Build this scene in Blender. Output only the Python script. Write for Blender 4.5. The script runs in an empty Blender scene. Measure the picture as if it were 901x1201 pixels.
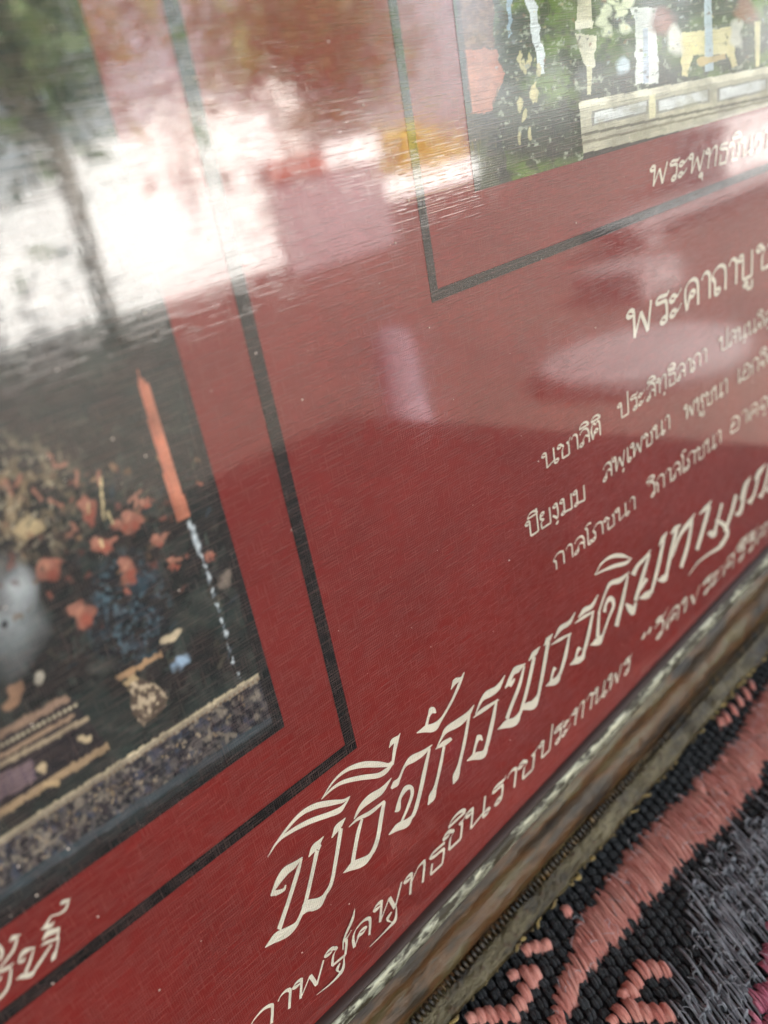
import bpy, math, random
import numpy as np
from mathutils import Vector, Matrix, Euler
from mathutils.geometry import tessellate_polygon

random.seed(7)
RNG = np.random.default_rng(11)
SC = bpy.context.scene
COL = SC.collection

# ------------------------------------------------------------------ geometry of the shot
CX, CY = 450.5, 600.5                  # centre of the 901 x 1201 photograph
F = 978.65                             # focal length in photograph pixels
LEAN = math.radians(5.0)               # the picture leans back a little
S, D = 0.25, 0.075                     # print scale, camera distance from the print plane
VB = -0.516 * S                        # lower front edge of the frame, in print coordinates
v1 = np.array([1670 - CX, -102 - CY, F]); R1 = v1 / np.linalg.norm(v1)
v2 = np.array([840 - CX, 2640 - CY, F]); DN = v2 / np.linalg.norm(v2)
DN = DN - R1 * (DN @ R1); DN /= np.linalg.norm(DN)
NN = np.cross(R1, DN)
sl, cl = math.sin(LEAN), math.cos(LEAN)
LIFT = 0.0008                          # frame stands on the tops of the threads

def cam_to_world(P):
    P = np.asarray(P, float)
    u = P @ R1; v = -(P @ DN); w = -(P @ NN)
    return np.stack([u, v * sl - w * cl, v * cl + w * sl], -1)

CAM = np.array([0.0, (0 - VB) * sl - D * cl, (0 - VB) * cl + D * sl + LIFT])

def rays(px):
    px = np.asarray(px, float)
    return np.stack([px[..., 0] - CX, px[..., 1] - CY, np.full(px.shape[:-1], F)], -1)

def px2uv(px):                         # photograph pixel -> print coordinates (metres)
    r = rays(px); P = r * (D / (r @ NN))[..., None]
    return np.stack([P @ R1, -(P @ DN)], -1)

def uv2px(u, v):
    P = u[..., None] * R1 - v[..., None] * DN + D * NN
    return CX + F * P[..., 0] / P[..., 2], CY + F * P[..., 1] / P[..., 2]

def px2cloth(px):                      # photograph pixel -> point on the cloth (z = 0)
    d = cam_to_world(rays(px)); t = (0.0008 - CAM[2]) / d[..., 2]      # tops of the threads
    return (CAM + d * t[..., None])[..., :2]

# ------------------------------------------------------------------ camera
cd = bpy.data.cameras.new('camera'); cam = bpy.data.objects.new('camera', cd); COL.objects.link(cam)
ax = cam_to_world(np.eye(3))
m = Matrix.Identity(4)
for i in range(3):
    m[i][0] = ax[0][i]; m[i][1] = -ax[1][i]; m[i][2] = -ax[2][i]; m[i][3] = CAM[i]
cam.matrix_world = m
cd.sensor_fit = 'HORIZONTAL'; cd.sensor_width = 36.0; cd.lens = 36.0 * F / 901.0
cd.clip_start = 0.004; cd.clip_end = 400.0
cd.dof.use_dof = True; cd.dof.focus_distance = 0.114; cd.dof.aperture_fstop = 22.5
cd.dof.aperture_blades = 0
SC.camera = cam

# ------------------------------------------------------------------ daylight
SUN_EL, SUN_AZ = math.radians(40), math.radians(8)      # the sun stands behind the added shading wall
world = bpy.data.worlds.new('World'); SC.world = world; world.use_nodes = True
nt = world.node_tree; bg = nt.nodes['Background']
sky = nt.nodes.new('ShaderNodeTexSky'); sky.sky_type = 'NISHITA'; sky.sun_disc = False
sky.sun_elevation = SUN_EL; sky.sun_rotation = SUN_AZ; sky.dust_density = 2.0
hz = nt.nodes.new('ShaderNodeHueSaturation'); hz.inputs['Saturation'].default_value = 0.25     # milky, hazy sky
nt.links.new(sky.outputs[0], hz.inputs['Color']); nt.links.new(hz.outputs[0], bg.inputs[0]); bg.inputs[1].default_value = 0.08
sd = bpy.data.lights.new('sun', 'SUN'); sd.energy = 5.0; sd.angle = math.radians(0.5); sd.color = (1.0, 0.95, 0.88)
sun = bpy.data.objects.new('sun', sd); COL.objects.link(sun)
sdir = Vector((math.sin(SUN_AZ) * math.cos(SUN_EL), math.cos(SUN_AZ) * math.cos(SUN_EL), math.sin(SUN_EL)))
sun.rotation_euler = sdir.to_track_quat('Z', 'Y').to_euler(); sun.location = sdir * 20
SC.view_settings.view_transform = 'Standard'; SC.view_settings.look = 'None'
SC.view_settings.gamma = 1.0; SC.view_settings.use_curve_mapping = False
SC.view_settings.exposure = 3.3
SC.render.engine = 'CYCLES'
SC.cycles.max_bounces = 6; SC.cycles.diffuse_bounces = 3; SC.cycles.glossy_bounces = 4
SC.cycles.use_denoising = True
SC.cycles.caustics_reflective = False; SC.cycles.caustics_refractive = False

# ------------------------------------------------------------------ helpers
def lin(r, g, b):
    f = lambda c: ((c / 255.0 + 0.055) / 1.055) ** 2.4 if c > 10 else c / 255.0 / 12.92
    return (f(r), f(g), f(b), 1.0)

class NT:
    def __init__(s, name):
        s.m = bpy.data.materials.new(name); s.m.use_nodes = True; s.t = s.m.node_tree
        s.b = s.t.nodes['Principled BSDF']
    def n(s, typ, **kw):
        nd = s.t.nodes.new(typ)
        for k, v in kw.items(): setattr(nd, k, v)
        return nd
    def l(s, a, b): s.t.links.new(a, b)
    def coord(s, scale=(1, 1, 1), out='Object', rot=(0, 0, 0)):
        tc = s.n('ShaderNodeTexCoord'); mp = s.n('ShaderNodeMapping')
        mp.inputs['Scale'].default_value = scale; mp.inputs['Rotation'].default_value = rot
        s.l(tc.outputs[out], mp.inputs[0]); return mp.outputs[0]
    def noise(s, vec, scale=1.0, detail=2.0, rough=0.5):
        nd = s.n('ShaderNodeTexNoise'); nd.inputs['Scale'].default_value = scale
        nd.inputs['Detail'].default_value = detail; nd.inputs['Roughness'].default_value = rough
        s.l(vec, nd.inputs['Vector']); return nd.outputs[0]
    def ramp(s, fac, stops):
        r = s.n('ShaderNodeValToRGB'); e = r.color_ramp.elements
        while len(e) < len(stops): e.new(0.5)
        for i, (p, c) in enumerate(stops):
            e[i].position = p; e[i].color = c if len(c) == 4 else (*c, 1)
        s.l(fac, r.inputs[0]); return r.outputs[0]
    def math(s, op, a, b=None, c=None):
        nd = s.n('ShaderNodeMath', operation=op)
        for i, x in enumerate((a, b, c)):
            if x is None: continue
            if isinstance(x, (int, float)): nd.inputs[i].default_value = x
            else: s.l(x, nd.inputs[i])
        return nd.outputs[0]
    def mix(s, fac, a, b):
        nd = s.n('ShaderNodeMix', data_type='RGBA')
        for sock, x in ((nd.inputs[0], fac), (nd.inputs[6], a), (nd.inputs[7], b)):
            if isinstance(x, (int, float)): sock.default_value = x
            elif isinstance(x, tuple): sock.default_value = x
            else: s.l(x, sock)
        return nd.outputs[2]
    def bump(s, h, dist, strength=1.0):
        nd = s.n('ShaderNodeBump'); nd.inputs['Strength'].default_value = strength
        nd.inputs['Distance'].default_value = dist; s.l(h, nd.inputs['Height']); return nd.outputs[0]
    def set(s, **kw):
        for k, v in kw.items():
            k = k.replace('_', ' ')
            sock = s.b.inputs[k]
            if isinstance(v, (int, float)): sock.default_value = v
            elif isinstance(v, tuple): sock.default_value = v
            else: s.l(v, sock)
        return s

def mesh_obj(name, verts, faces, mat, parent=None, smooth=False, uv=None, colors=None):
    me = bpy.data.meshes.new(name)
    me.from_pydata([tuple(map(float, v)) for v in verts], [], [tuple(map(int, f)) for f in faces])
    if smooth: me.polygons.foreach_set('use_smooth', [True] * len(me.polygons))
    if uv is not None:
        lay = me.uv_layers.new(name='UVMap')
        idx = np.empty(len(me.loops), dtype=np.int32); me.loops.foreach_get('vertex_index', idx)
        lay.data.foreach_set('uv', np.asarray(uv, np.float32)[idx].ravel())
    if colors is not None:
        at = me.color_attributes.new('pigment', 'FLOAT_COLOR', 'POINT')
        at.data.foreach_set('color', np.asarray(colors, np.float32).ravel())
    if mat: me.materials.append(mat)
    me.update()
    o = bpy.data.objects.new(name, me); COL.objects.link(o)
    if parent: o.parent = parent
    return o

def tag(o, label=None, cat=None, group=None, kind=None):
    if label: o['label'] = label
    if cat: o['category'] = cat
    if group: o['group'] = group
    if kind: o['kind'] = kind
    return o

def empty(name, loc=(0, 0, 0), rot=(0, 0, 0)):
    o = bpy.data.objects.new(name, None); COL.objects.link(o); o.empty_display_size = 0.02
    o.location = loc; o.rotation_euler = rot; return o

class MB:
    def __init__(s): s.v = []; s.f = []; s.uv = []; s.n = 0
    def add(s, v, f, uv=None):
        v = np.asarray(v, float)
        s.v.append(v); s.f.extend([tuple(i + s.n for i in q) for q in f])
        s.uv.append(np.zeros((len(v), 2)) if uv is None else np.asarray(uv, float)); s.n += len(v)
    def box(s, x0, x1, y0, y1, z0, z1):
        v = [(x, y, z) for x in (x0, x1) for y in (y0, y1) for z in (z0, z1)]
        s.add(v, [(0, 1, 3, 2), (4, 6, 7, 5), (0, 4, 5, 1), (2, 3, 7, 6), (0, 2, 6, 4), (1, 5, 7, 3)])
    def tube(s, pts, rad, k=6, squash=1.0, v0=0.0):
        pts = np.asarray(pts, float); n = len(pts)
        rad = np.broadcast_to(np.asarray(rad, float), (n,))
        tan = np.gradient(pts, axis=0); tan /= (np.linalg.norm(tan, axis=1)[:, None] + 1e-12)
        up = np.array([0, 0, 1.0]); side = np.cross(tan, up)
        ln = np.linalg.norm(side, axis=1)[:, None]
        side = np.where(ln > 1e-6, side / (ln + 1e-12), np.array([1.0, 0, 0]))
        bn = np.cross(side, tan)
        a = np.arange(k) * 2 * math.pi / k
        V = pts[:, None, :] + rad[:, None, None] * (np.cos(a)[None, :, None] * side[:, None, :] + squash * np.sin(a)[None, :, None] * bn[:, None, :])
        L = np.concatenate([[0], np.cumsum(np.linalg.norm(np.diff(pts, axis=0), axis=1))])
        uv = np.stack([np.broadcast_to(L[:, None], (n, k)), np.broadcast_to(a[None, :], (n, k)) + v0], -1).reshape(-1, 2)
        f = [(i * k + j, i * k + (j + 1) % k, (i + 1) * k + (j + 1) % k, (i + 1) * k + j) for i in range(n - 1) for j in range(k)]
        f.append(tuple(range(k - 1, -1, -1))); f.append(tuple((n - 1) * k + j for j in range(k)))
        s.add(V.reshape(-1, 3), f, uv)
    def build(s, name, mat, parent=None, smooth=False):
        return mesh_obj(name, np.concatenate(s.v), s.f, mat, parent, smooth, uv=np.concatenate(s.uv))

# ------------------------------------------------------------------ materials
def laminate(name, color=None, attr=False, rough=0.4):
    """printed paper under a clear linen-embossed laminate; the emboss is bump relief, with its glints also painted into the colour"""
    k = NT(name)
    if attr:
        a = k.n('ShaderNodeVertexColor'); a.layer_name = 'pigment'; base = a.outputs[0]
    else:
        base = color
    # fine weave of both thread directions, ~0.24 mm
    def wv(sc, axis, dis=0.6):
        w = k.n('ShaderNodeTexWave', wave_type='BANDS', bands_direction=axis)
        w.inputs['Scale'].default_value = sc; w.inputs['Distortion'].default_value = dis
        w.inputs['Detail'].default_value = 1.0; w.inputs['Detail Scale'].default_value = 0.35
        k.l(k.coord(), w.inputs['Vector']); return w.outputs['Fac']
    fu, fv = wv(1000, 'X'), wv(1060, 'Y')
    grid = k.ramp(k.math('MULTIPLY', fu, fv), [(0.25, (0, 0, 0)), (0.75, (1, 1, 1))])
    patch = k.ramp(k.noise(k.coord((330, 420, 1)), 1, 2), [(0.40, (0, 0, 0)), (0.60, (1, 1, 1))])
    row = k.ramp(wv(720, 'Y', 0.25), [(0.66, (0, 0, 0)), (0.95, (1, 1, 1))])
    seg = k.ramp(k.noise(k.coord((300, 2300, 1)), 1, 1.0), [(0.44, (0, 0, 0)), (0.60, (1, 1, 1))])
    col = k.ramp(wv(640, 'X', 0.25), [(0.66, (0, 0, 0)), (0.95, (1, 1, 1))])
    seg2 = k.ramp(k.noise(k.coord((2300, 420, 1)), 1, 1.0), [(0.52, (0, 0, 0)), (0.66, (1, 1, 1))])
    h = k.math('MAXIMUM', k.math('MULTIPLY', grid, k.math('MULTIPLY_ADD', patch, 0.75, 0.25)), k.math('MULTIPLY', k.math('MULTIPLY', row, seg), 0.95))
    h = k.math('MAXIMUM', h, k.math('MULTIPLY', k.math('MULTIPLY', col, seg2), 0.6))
    nb = k.bump(h, 0.00011)
    nc = k.bump(h, 0.0000016)
    if not attr:
        c2 = tuple(x * 0.84 for x in color[:3]) + (1,)
        base = k.mix(k.ramp(k.noise(k.coord((60, 60, 1)), 1, 3), [(0.35, (0, 0, 0)), (0.7, (1, 1, 1))]), base, c2)
    # emboss glints painted in: raised threads lightened in the base colour
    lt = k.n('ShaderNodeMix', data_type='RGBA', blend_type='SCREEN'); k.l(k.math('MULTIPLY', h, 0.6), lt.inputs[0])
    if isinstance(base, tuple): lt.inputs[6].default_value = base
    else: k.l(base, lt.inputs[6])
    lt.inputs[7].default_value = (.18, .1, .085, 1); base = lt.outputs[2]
    k.set(Base_Color=base, Roughness=rough, Specular_IOR_Level=0.3, Normal=nb,
          Coat_Weight=1.0, Coat_Roughness=0.02, Coat_IOR=2.0, Coat_Normal=nc)
    return k.m

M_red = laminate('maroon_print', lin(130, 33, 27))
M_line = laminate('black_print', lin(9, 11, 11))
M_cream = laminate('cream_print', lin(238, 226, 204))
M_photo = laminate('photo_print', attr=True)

def wood_mat():
    k = NT('worn_gilded_wood')
    c = k.coord((60, 260, 260)); a = k.noise(c, 1, 4, 0.6)
    b = k.noise(k.coord((180, 900, 900)), 1, 3, 0.6)
    base = k.ramp(a, [(0.3, lin(24, 16, 8)), (0.42, lin(54, 37, 17)), (0.51, lin(86, 55, 24)), (0.59, lin(78, 66, 40)), (0.74, lin(116, 100, 68))])
    base = k.mix(k.ramp(b, [(0.55, (0, 0, 0)), (0.72, (1, 1, 1))]), base, lin(52, 44, 30))
    h = k.math('ADD', a, k.math('MULTIPLY', b, 0.6))
    k.set(Base_Color=base, Roughness=k.ramp(a, [(0.3, (0.6,) * 3), (0.7, (0.34,) * 3)]), Metallic=0.15,
          Normal=k.bump(h, 0.0006), Coat_Weight=0.2, Coat_Roughness=0.25)
    return k.m
def olive_mat():
    k = NT('tarnished_gilt')
    a = k.noise(k.coord((90, 300, 300)), 1, 4, 0.65); b = k.noise(k.coord((700, 900, 900)), 1, 3)
    base = k.ramp(a, [(0.36, lin(32, 24, 13)), (0.50, lin(76, 66, 42)), (0.68, lin(106, 96, 70))])
    base = k.mix(k.ramp(b, [(0.56, (0, 0, 0)), (0.7, (1, 1, 1))]), base, lin(66, 48, 26))
    k.set(Base_Color=base, Roughness=0.45, Metallic=0.3, Normal=k.bump(k.math('ADD', a, b), 0.0005))
    return k.m
def lip_mat():
    k = NT('silvered_lip')
    a = k.noise(k.coord((130, 420, 420)), 1, 4, 0.65); b = k.noise(k.coord((380, 900, 900)), 1, 3, 0.6)
    w = k.ramp(k.math('ADD', k.math('MULTIPLY', a, 0.6), k.math('MULTIPLY', b, 0.4)), [(0.47, (0, 0, 0)), (0.55, (1, 1, 1))])
    base = k.mix(w, lin(52, 44, 28), lin(164, 162, 142))
    k.set(Base_Color=base, Roughness=k.math('MULTIPLY_ADD', w, -0.22, 0.55), Metallic=k.math('MULTIPLY', w, 0.5), Normal=k.bump(k.math('ADD', w, b), 0.00012))
    return k.m
def thread_mat(name, c0, c1, rough=0.6, sheen=0.4, dist=0.0003):
    k = NT(name)
    a = k.noise(k.coord((1500, 1500, 1500)), 1, 2)
    fib = k.noise(k.coord((260, 3.2, 1), out='UV'), 1, 2, 0.6)
    big = k.noise(k.coord((260, 260, 260)), 1, 2)
    base = k.mix(k.ramp(k.math('ADD', k.math('MULTIPLY', fib, 0.5), k.math('MULTIPLY', big, 0.5)), [(0.36, (0, 0, 0)), (0.64, (1, 1, 1))]), c0, c1)
    k.set(Base_Color=base, Roughness=rough, Specular_IOR_Level=0.4, Sheen_Weight=sheen, Sheen_Roughness=0.4, Normal=k.bump(k.math('ADD', fib, k.math('MULTIPLY', a, 0.4)), dist))
    return k.m
M_wood, M_olive, M_lip = wood_mat(), olive_mat(), lip_mat()
M_sight = NT('dark_sight_edge').set(Base_Color=lin(52, 34, 28), Roughness=.6).m
M_black = thread_mat('black_thread', lin(16, 18, 20), lin(52, 55, 57), 0.75, 0.2)
M_coral = thread_mat('coral_thread', lin(206, 114, 100), lin(236, 164, 146), 0.55, 0.3)
M_grey = thread_mat('grey_thread', lin(84, 87, 94), lin(190, 193, 200), 0.36, 0.3)
M_pink = thread_mat('pink_thread', lin(190, 80, 112), lin(226, 130, 152), 0.55, 0.3)
M_gold = thread_mat('gold_thread', lin(92, 72, 36), lin(178, 152, 84), 0.45, 0.2)
M_fuzz = NT('pale_fibre').set(Base_Color=lin(200, 200, 205), Roughness=0.5).m

# ------------------------------------------------------------------ strokes of lettering
def ribbon(pts, hw):
    """2-D ribbon: points (n,2), half widths (n) -> left side, right side"""
    p = np.asarray(pts, float); hw = np.asarray(hw, float)
    d = np.diff(p, axis=0); L = np.linalg.norm(d, axis=1); keep = np.concatenate([[True], L > 1e-9])
    p, hw = p[keep], hw[keep]
    d = np.diff(p, axis=0); d /= np.linalg.norm(d, axis=1)[:, None]
    nrm = np.stack([-d[:, 1], d[:, 0]], -1)
    vn = np.concatenate([nrm[:1], nrm[:-1] + nrm[1:], nrm[-1:]])
    vn /= np.maximum(np.linalg.norm(vn, axis=1)[:, None], 0.35)
    return p + vn * hw[:, None], p - vn * hw[:, None]

def smooth_poly(P, sub=5):
    """Catmull-Rom through rows of P"""
    P = np.asarray(P, float)
    if len(P) < 3: return P
    Q = np.concatenate([2 * P[:1] - P[1:2], P, 2 * P[-1:] - P[-2:-1]])
    out = []
    for i in range(1, len(Q) - 2):
        a, b, c, d = Q[i - 1], Q[i], Q[i + 1], Q[i + 2]
        for t in np.linspace(0, 1, sub, endpoint=False):
            out.append(0.5 * ((2 * b) + (c - a) * t + (2 * a - 5 * b + 4 * c - d) * t * t + (3 * b - a - 3 * c + d) * t ** 3))
    out.append(Q[-2]); return np.array(out)

class Ink:
    """flat ink laid on the print a few microns up; each stroke a hair above the one before"""
    def __init__(s, w0): s.v = []; s.f = []; s.n = 0; s.w = w0
    def strip(s, A, B):
        n = len(A)
        w = s.w + np.arange(n) * 3e-8
        V = np.empty((2 * n, 3)); V[0::2, :2] = A; V[1::2, :2] = B; V[0::2, 2] = w; V[1::2, 2] = w
        s.v.append(V)
        s.f.extend([(s.n + 2 * i + 1, s.n + 2 * i + 3, s.n + 2 * i + 2, s.n + 2 * i) for i in range(n - 1)])
        s.n += 2 * n; s.w += 2.0e-6
    def build(s, name, mat, parent): return mesh_obj(name, np.concatenate(s.v), s.f, mat, parent)

def px_stroke(ink, pts, off, scale, grow=0.82):
    P = np.array(pts, float)
    P = smooth_poly(P)
    P[:, 2] = np.maximum(P[:, 2], 2.0)
    A, B = ribbon(P[:, :2], P[:, 2] * 0.5 * (grow + .2 * np.clip((P[:, 2] - P[:, 2].max() * .6) / (P[:, 2].max() * .4 + 1e-6), 0, 1)))
    ink.strip(px2uv(A / scale + off), px2uv(B / scale + off))

# ------------------------------------------------------------------ looped letter shapes for the small lines
def lp(cx, cy, r=0.1, a=0.0, d=1):
    return [(cx + r * math.cos(math.radians(a) + d * t), cy + r * math.sin(math.radians(a) + d * t)) for t in np.linspace(0, 2 * math.pi, 9)]
G = {}
G['ก'] = (.62, [[(.12, 0), (.12, .55), (.02, .68), (.1, .88), (.3, 1), (.47, .9), (.52, .7), (.52, 0)]])
G['พ'] = (.86, [lp(.1, .88) + [(.2, .6), (.2, .03)], [(.2, .03), (.42, .78)], [(.42, .78), (.62, .03)], [(.62, .03), (.76, 1)]])
G['ร'] = (.5, [lp(.3, .1) + [(.4, .6), (.34, .74), (.1, .76), (.08, .9), (.2, .95), (.42, .92), (.48, 1.04)]])
G['ะ'] = (.48, [lp(.12, .68) + [(.3, .72), (.42, .9)], lp(.12, .16) + [(.3, .2), (.42, .38)]])
G['ค'] = (.64, [[(.13, 0), (.07, .5), (.12, .85), (.32, 1), (.5, .87), (.54, .5), (.54, 0)], lp(.32, .5, .1, 180) + [(.2, .3), (.13, .05)]])
G['ด'] = G['ค']
G['า'] = (.42, [[(.04, .8), (.1, .95), (.22, 1), (.33, .87), (.34, .6), (.34, 0)]])
G['ถ'] = (.64, [lp(.22, .1, .1, 180) + [(.12, .5), (.02, .68), (.1, .88), (.3, 1), (.48, .9), (.54, .7), (.54, 0)]])
G['ภ'] = (.66, [lp(.06, .1, .1, 0) + [(.16, .5), (.06, .68), (.14, .88), (.34, 1), (.52, .9), (.57, .7), (.57, 0)]])
G['บ'] = (.68, [lp(.1, .88) + [(.2, .5), (.2, .02)], [(.2, .02), (.58, .02)], [(.58, .02), (.58, 1)]])
G['ป'] = (.68, [lp(.1, .88) + [(.2, .5), (.2, .02)], [(.2, .02), (.58, .02)], [(.58, .02), (.58, 1.45)]])
G['ช'] = (.68, [lp(.1, .84) + [(.3, .7), (.22, .5), (.21, .02)], [(.21, .02), (.56, .02)], [(.56, .02), (.56, .7), (.46, .8), (.58, .84), (.68, 1.04)]])
G['น'] = (.78, [lp(.1, .88) + [(.2, .5), (.2, .02)], [(.2, .02), (.36, .12), (.56, .22)], [(.58, 1), (.58, .1)] + lp(.68, .1, .1, 180)])
G['ล'] = (.62, [lp(.13, .12) + [(.24, .4), (.38, .54), (.52, .4)], [(.54, 0), (.55, .6), (.46, .92), (.28, 1), (.12, .9), (.07, .76)]])
G['ส'] = (.64, G['ล'][1] + [[(.4, .8), (.56, 1.0), (.64, 1.14)]])
G['ต'] = (.64, [[(.13, 0), (.07, .5), (.1, .85), (.2, 1), (.31, .88), (.42, 1), (.52, .87), (.54, .5), (.54, 0)], lp(.32, .45, .1, 180) + [(.2, .3), (.13, .05)]])
G['ท'] = (.7, [lp(.1, .88) + [(.2, .5), (.2, 0)], [(.2, .5), (.36, .92), (.5, 1), (.58, .88), (.58, 0)]])
G['ธ'] = (.58, [[(.5, .98), (.15, 1), (.06, .88), (.2, .76), (.44, .72), (.5, .55), (.48, .02)], [(.48, .02), (.12, .02)], [(.12, .02), (.14, .5)]])
G['ย'] = (.64, [lp(.16, .88, .09, 180) + [(.07, .62), (.22, .5), (.08, .4), (.08, .02)], [(.08, .02), (.55, .02)], [(.55, .02), (.55, 1)]])
G['ง'] = (.46, [lp(.2, .88) + [(.32, .3), (.27, .02)], [(.27, .02), (.04, .36)]])
G['ม'] = (.72, [lp(.1, .88) + [(.2, .5), (.2, .1)] + lp(.12, .1, .09, 0), [(.2, .12), (.6, .02)], [(.6, .02), (.6, 1)]])
G['เ'] = (.3, [lp(.2, .1, .1, 180) + [(.1, .5), (.1, 1)]])
G['โ'] = (.38, [lp(.24, .1, .1, 180) + [(.14, .5), (.14, 1.1), (.03, 1.28), (.18, 1.42), (.36, 1.38)]])
G['ห'] = (.74, [lp(.1, .88) + [(.2, .5), (.2, 0)], [(.2, .35), (.44, .68)] + lp(.52, .86, .1, 200), [(.42, .66), (.58, .5), (.58, 0)]])
G['ว'] = (.5, [lp(.3, .1) + [(.42, .5), (.37, .88), (.2, 1), (.04, .85)]])
G['อ'] = (.62, [lp(.2, .55, .09, 180) + [(.08, .2), (.1, .02)], [(.1, .02), (.5, .02)], [(.5, .02), (.54, .6), (.4, .94), (.22, 1), (.07, .86)]])
G['จ'] = (.54, [lp(.16, .42) + [(.28, .2), (.3, .02)], [(.3, .02), (.46, .4), (.44, .8), (.28, 1), (.05, .82)]])
G['ศ'] = (.66, G['ค'][1] + [[(.44, .9), (.62, 1.16)]])
G['ิ'] = (0, [[(-.56, 1.14), (-.48, 1.33), (-.3, 1.4), (-.14, 1.32), (-.06, 1.14)], [(-.06, 1.14), (-.56, 1.14)]])
G['ี'] = (0, G['ิ'][1] + [[(-.07, 1.14), (-.07, 1.52)]])
G['ั'] = (0, [lp(-.34, 1.22, .08) + [(-.2, 1.16), (-.06, 1.26), (.02, 1.46)]])
G['ุ'] = (0, [lp(-.16, -.2, .08) + [(-.07, -.3), (-.07, -.48)]])
G['ู'] = (0, [lp(-.36, -.2, .08) + [(-.28, -.44)], [(-.28, -.44), (-.08, -.44)], [(-.08, -.44), (-.08, -.14)]])
G['ฺ'] = (0, [lp(-.22, -.24, .045)])
G['“'] = (.5, [lp(.1, 1.0, .05) + [(.12, 1.2)], lp(.32, 1.0, .05) + [(.34, 1.2)]])
G[' '] = (.4, [])

def write(ink, text, p0, p1, h_px, shear=0.0, wmin=.03, wk=.045, nib=(0.8, 0.6)):
    """a word between two baseline pixels of the photograph, letters h_px tall at its start"""
    A, B = px2uv(np.array(p0, float)), px2uv(np.array(p1, float))
    e = px2uv(np.array([p0[0], p0[1] - h_px], float)); sy = (e - A)[1]
    adv = sum(G[c][0] for c in text)
    for ch, nx in zip(text, text[1:] + ' '): pass
    sx = np.linalg.norm(B - A) / max(adv, .1); dx = (B - A) / np.linalg.norm(B - A)
    nb = np.array(nib)
    x = 0.0; asp = sx / sy
    for c in text:
        for st in G[c][1]:
            P = np.array(st, float)
            if len(P) > 2: P = smooth_poly(P, 3)
            Q = np.stack([(P[:, 0] + x) * asp + shear * P[:, 1], P[:, 1]], -1)
            d = np.gradient(Q, axis=0); d /= np.linalg.norm(d, axis=1)[:, None] + 1e-9
            hw = wmin + wk * np.abs(d[:, 0] * nb[1] - d[:, 1] * nb[0])
            L, R_ = ribbon(Q, hw)
            f = lambda q: A + (q[:, :1] * dx[None, :] + q[:, 1:] * np.array([[0.0, 1.0]])) * sy
            ink.strip(f(L), f(R_))
        x += G[c][0]

# ------------------------------------------------------------------ the framed picture
BACK = 0.006
root = empty('framed_picture', (0, 0, LIFT), (0, 0, 0))
# local axes of the picture: x right, y up the print, z out of the print; rotation stands it up and leans it
Mloc = Matrix(((1, 0, 0), (0, sl, -cl), (0, cl, sl)))
root.matrix_world = Matrix.Translation(Vector((0, -VB * sl, -VB * cl + LIFT))) @ Mloc.to_4x4()
tag(root, 'maroon linen-textured poster with cream Thai writing in a worn gilded wooden frame', 'framed picture')

U0, U1, V0, V1 = -0.16, 0.30, -0.1165, 0.16
mesh_obj('print', [(U0, V0, 0), (U1, V0, 0), (U1, V1, 0), (U0, V1, 0)], [(0, 1, 2, 3)], M_red, root)

def border(name, u0, u1, v0, v1, t, w):
    v = [(u0, v0, w), (u1, v0, w), (u1, v1, w), (u0, v1, w), (u0 + t, v0 + t, w), (u1 - t, v0 + t, w), (u1 - t, v1 - t, w), (u0 + t, v1 - t, w)]
    return mesh_obj(name, v, [(0, 1, 5, 4), (1, 2, 6, 5), (2, 3, 7, 6), (3, 0, 4, 7)], M_line, root)
o = border('border_line', -0.115, 0.0487, -0.0757, 0.145, 0.00175, 0.00003)
o = border('border_line', 0.0750, 0.245, -0.0224, 0.145, 0.00140, 0.00003)

# --- the two printed photographs: pigment evaluated point by point
def inpoly(x, y, poly):
    c = np.zeros(x.shape, bool); n = len(poly)
    for i in range(n):
        x0, y0 = poly[i]; x1, y1 = poly[(i + 1) % n]
        if y0 == y1: continue
        k = ((y0 > y) != (y1 > y)) & (x < (x1 - x0) * (y - y0) / (y1 - y0) + x0); c ^= k
    return c
def vnoise(x, y, s, seed=0):
    g = np.random.default_rng(seed).random((128, 128)); X, Y = x / s, y / s
    xi, yi = np.floor(X).astype(int), np.floor(Y).astype(int); fx, fy = X - xi, Y - yi
    fx, fy = fx * fx * (3 - 2 * fx), fy * fy * (3 - 2 * fy)
    a = g[yi % 128, xi % 128]; b = g[yi % 128, (xi + 1) % 128]; c = g[(yi + 1) % 128, xi % 128]; d = g[(yi + 1) % 128, (xi + 1) % 128]
    return (a * (1 - fx) + b * fx) * (1 - fy) + (c * (1 - fx) + d * fx) * fy
def fbm(x, y, s, seed=0, o=3):
    return sum(vnoise(x, y, s / 2 ** i, seed + i) * 0.5 ** i for i in range(o)) / sum(0.5 ** i for i in range(o))
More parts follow.
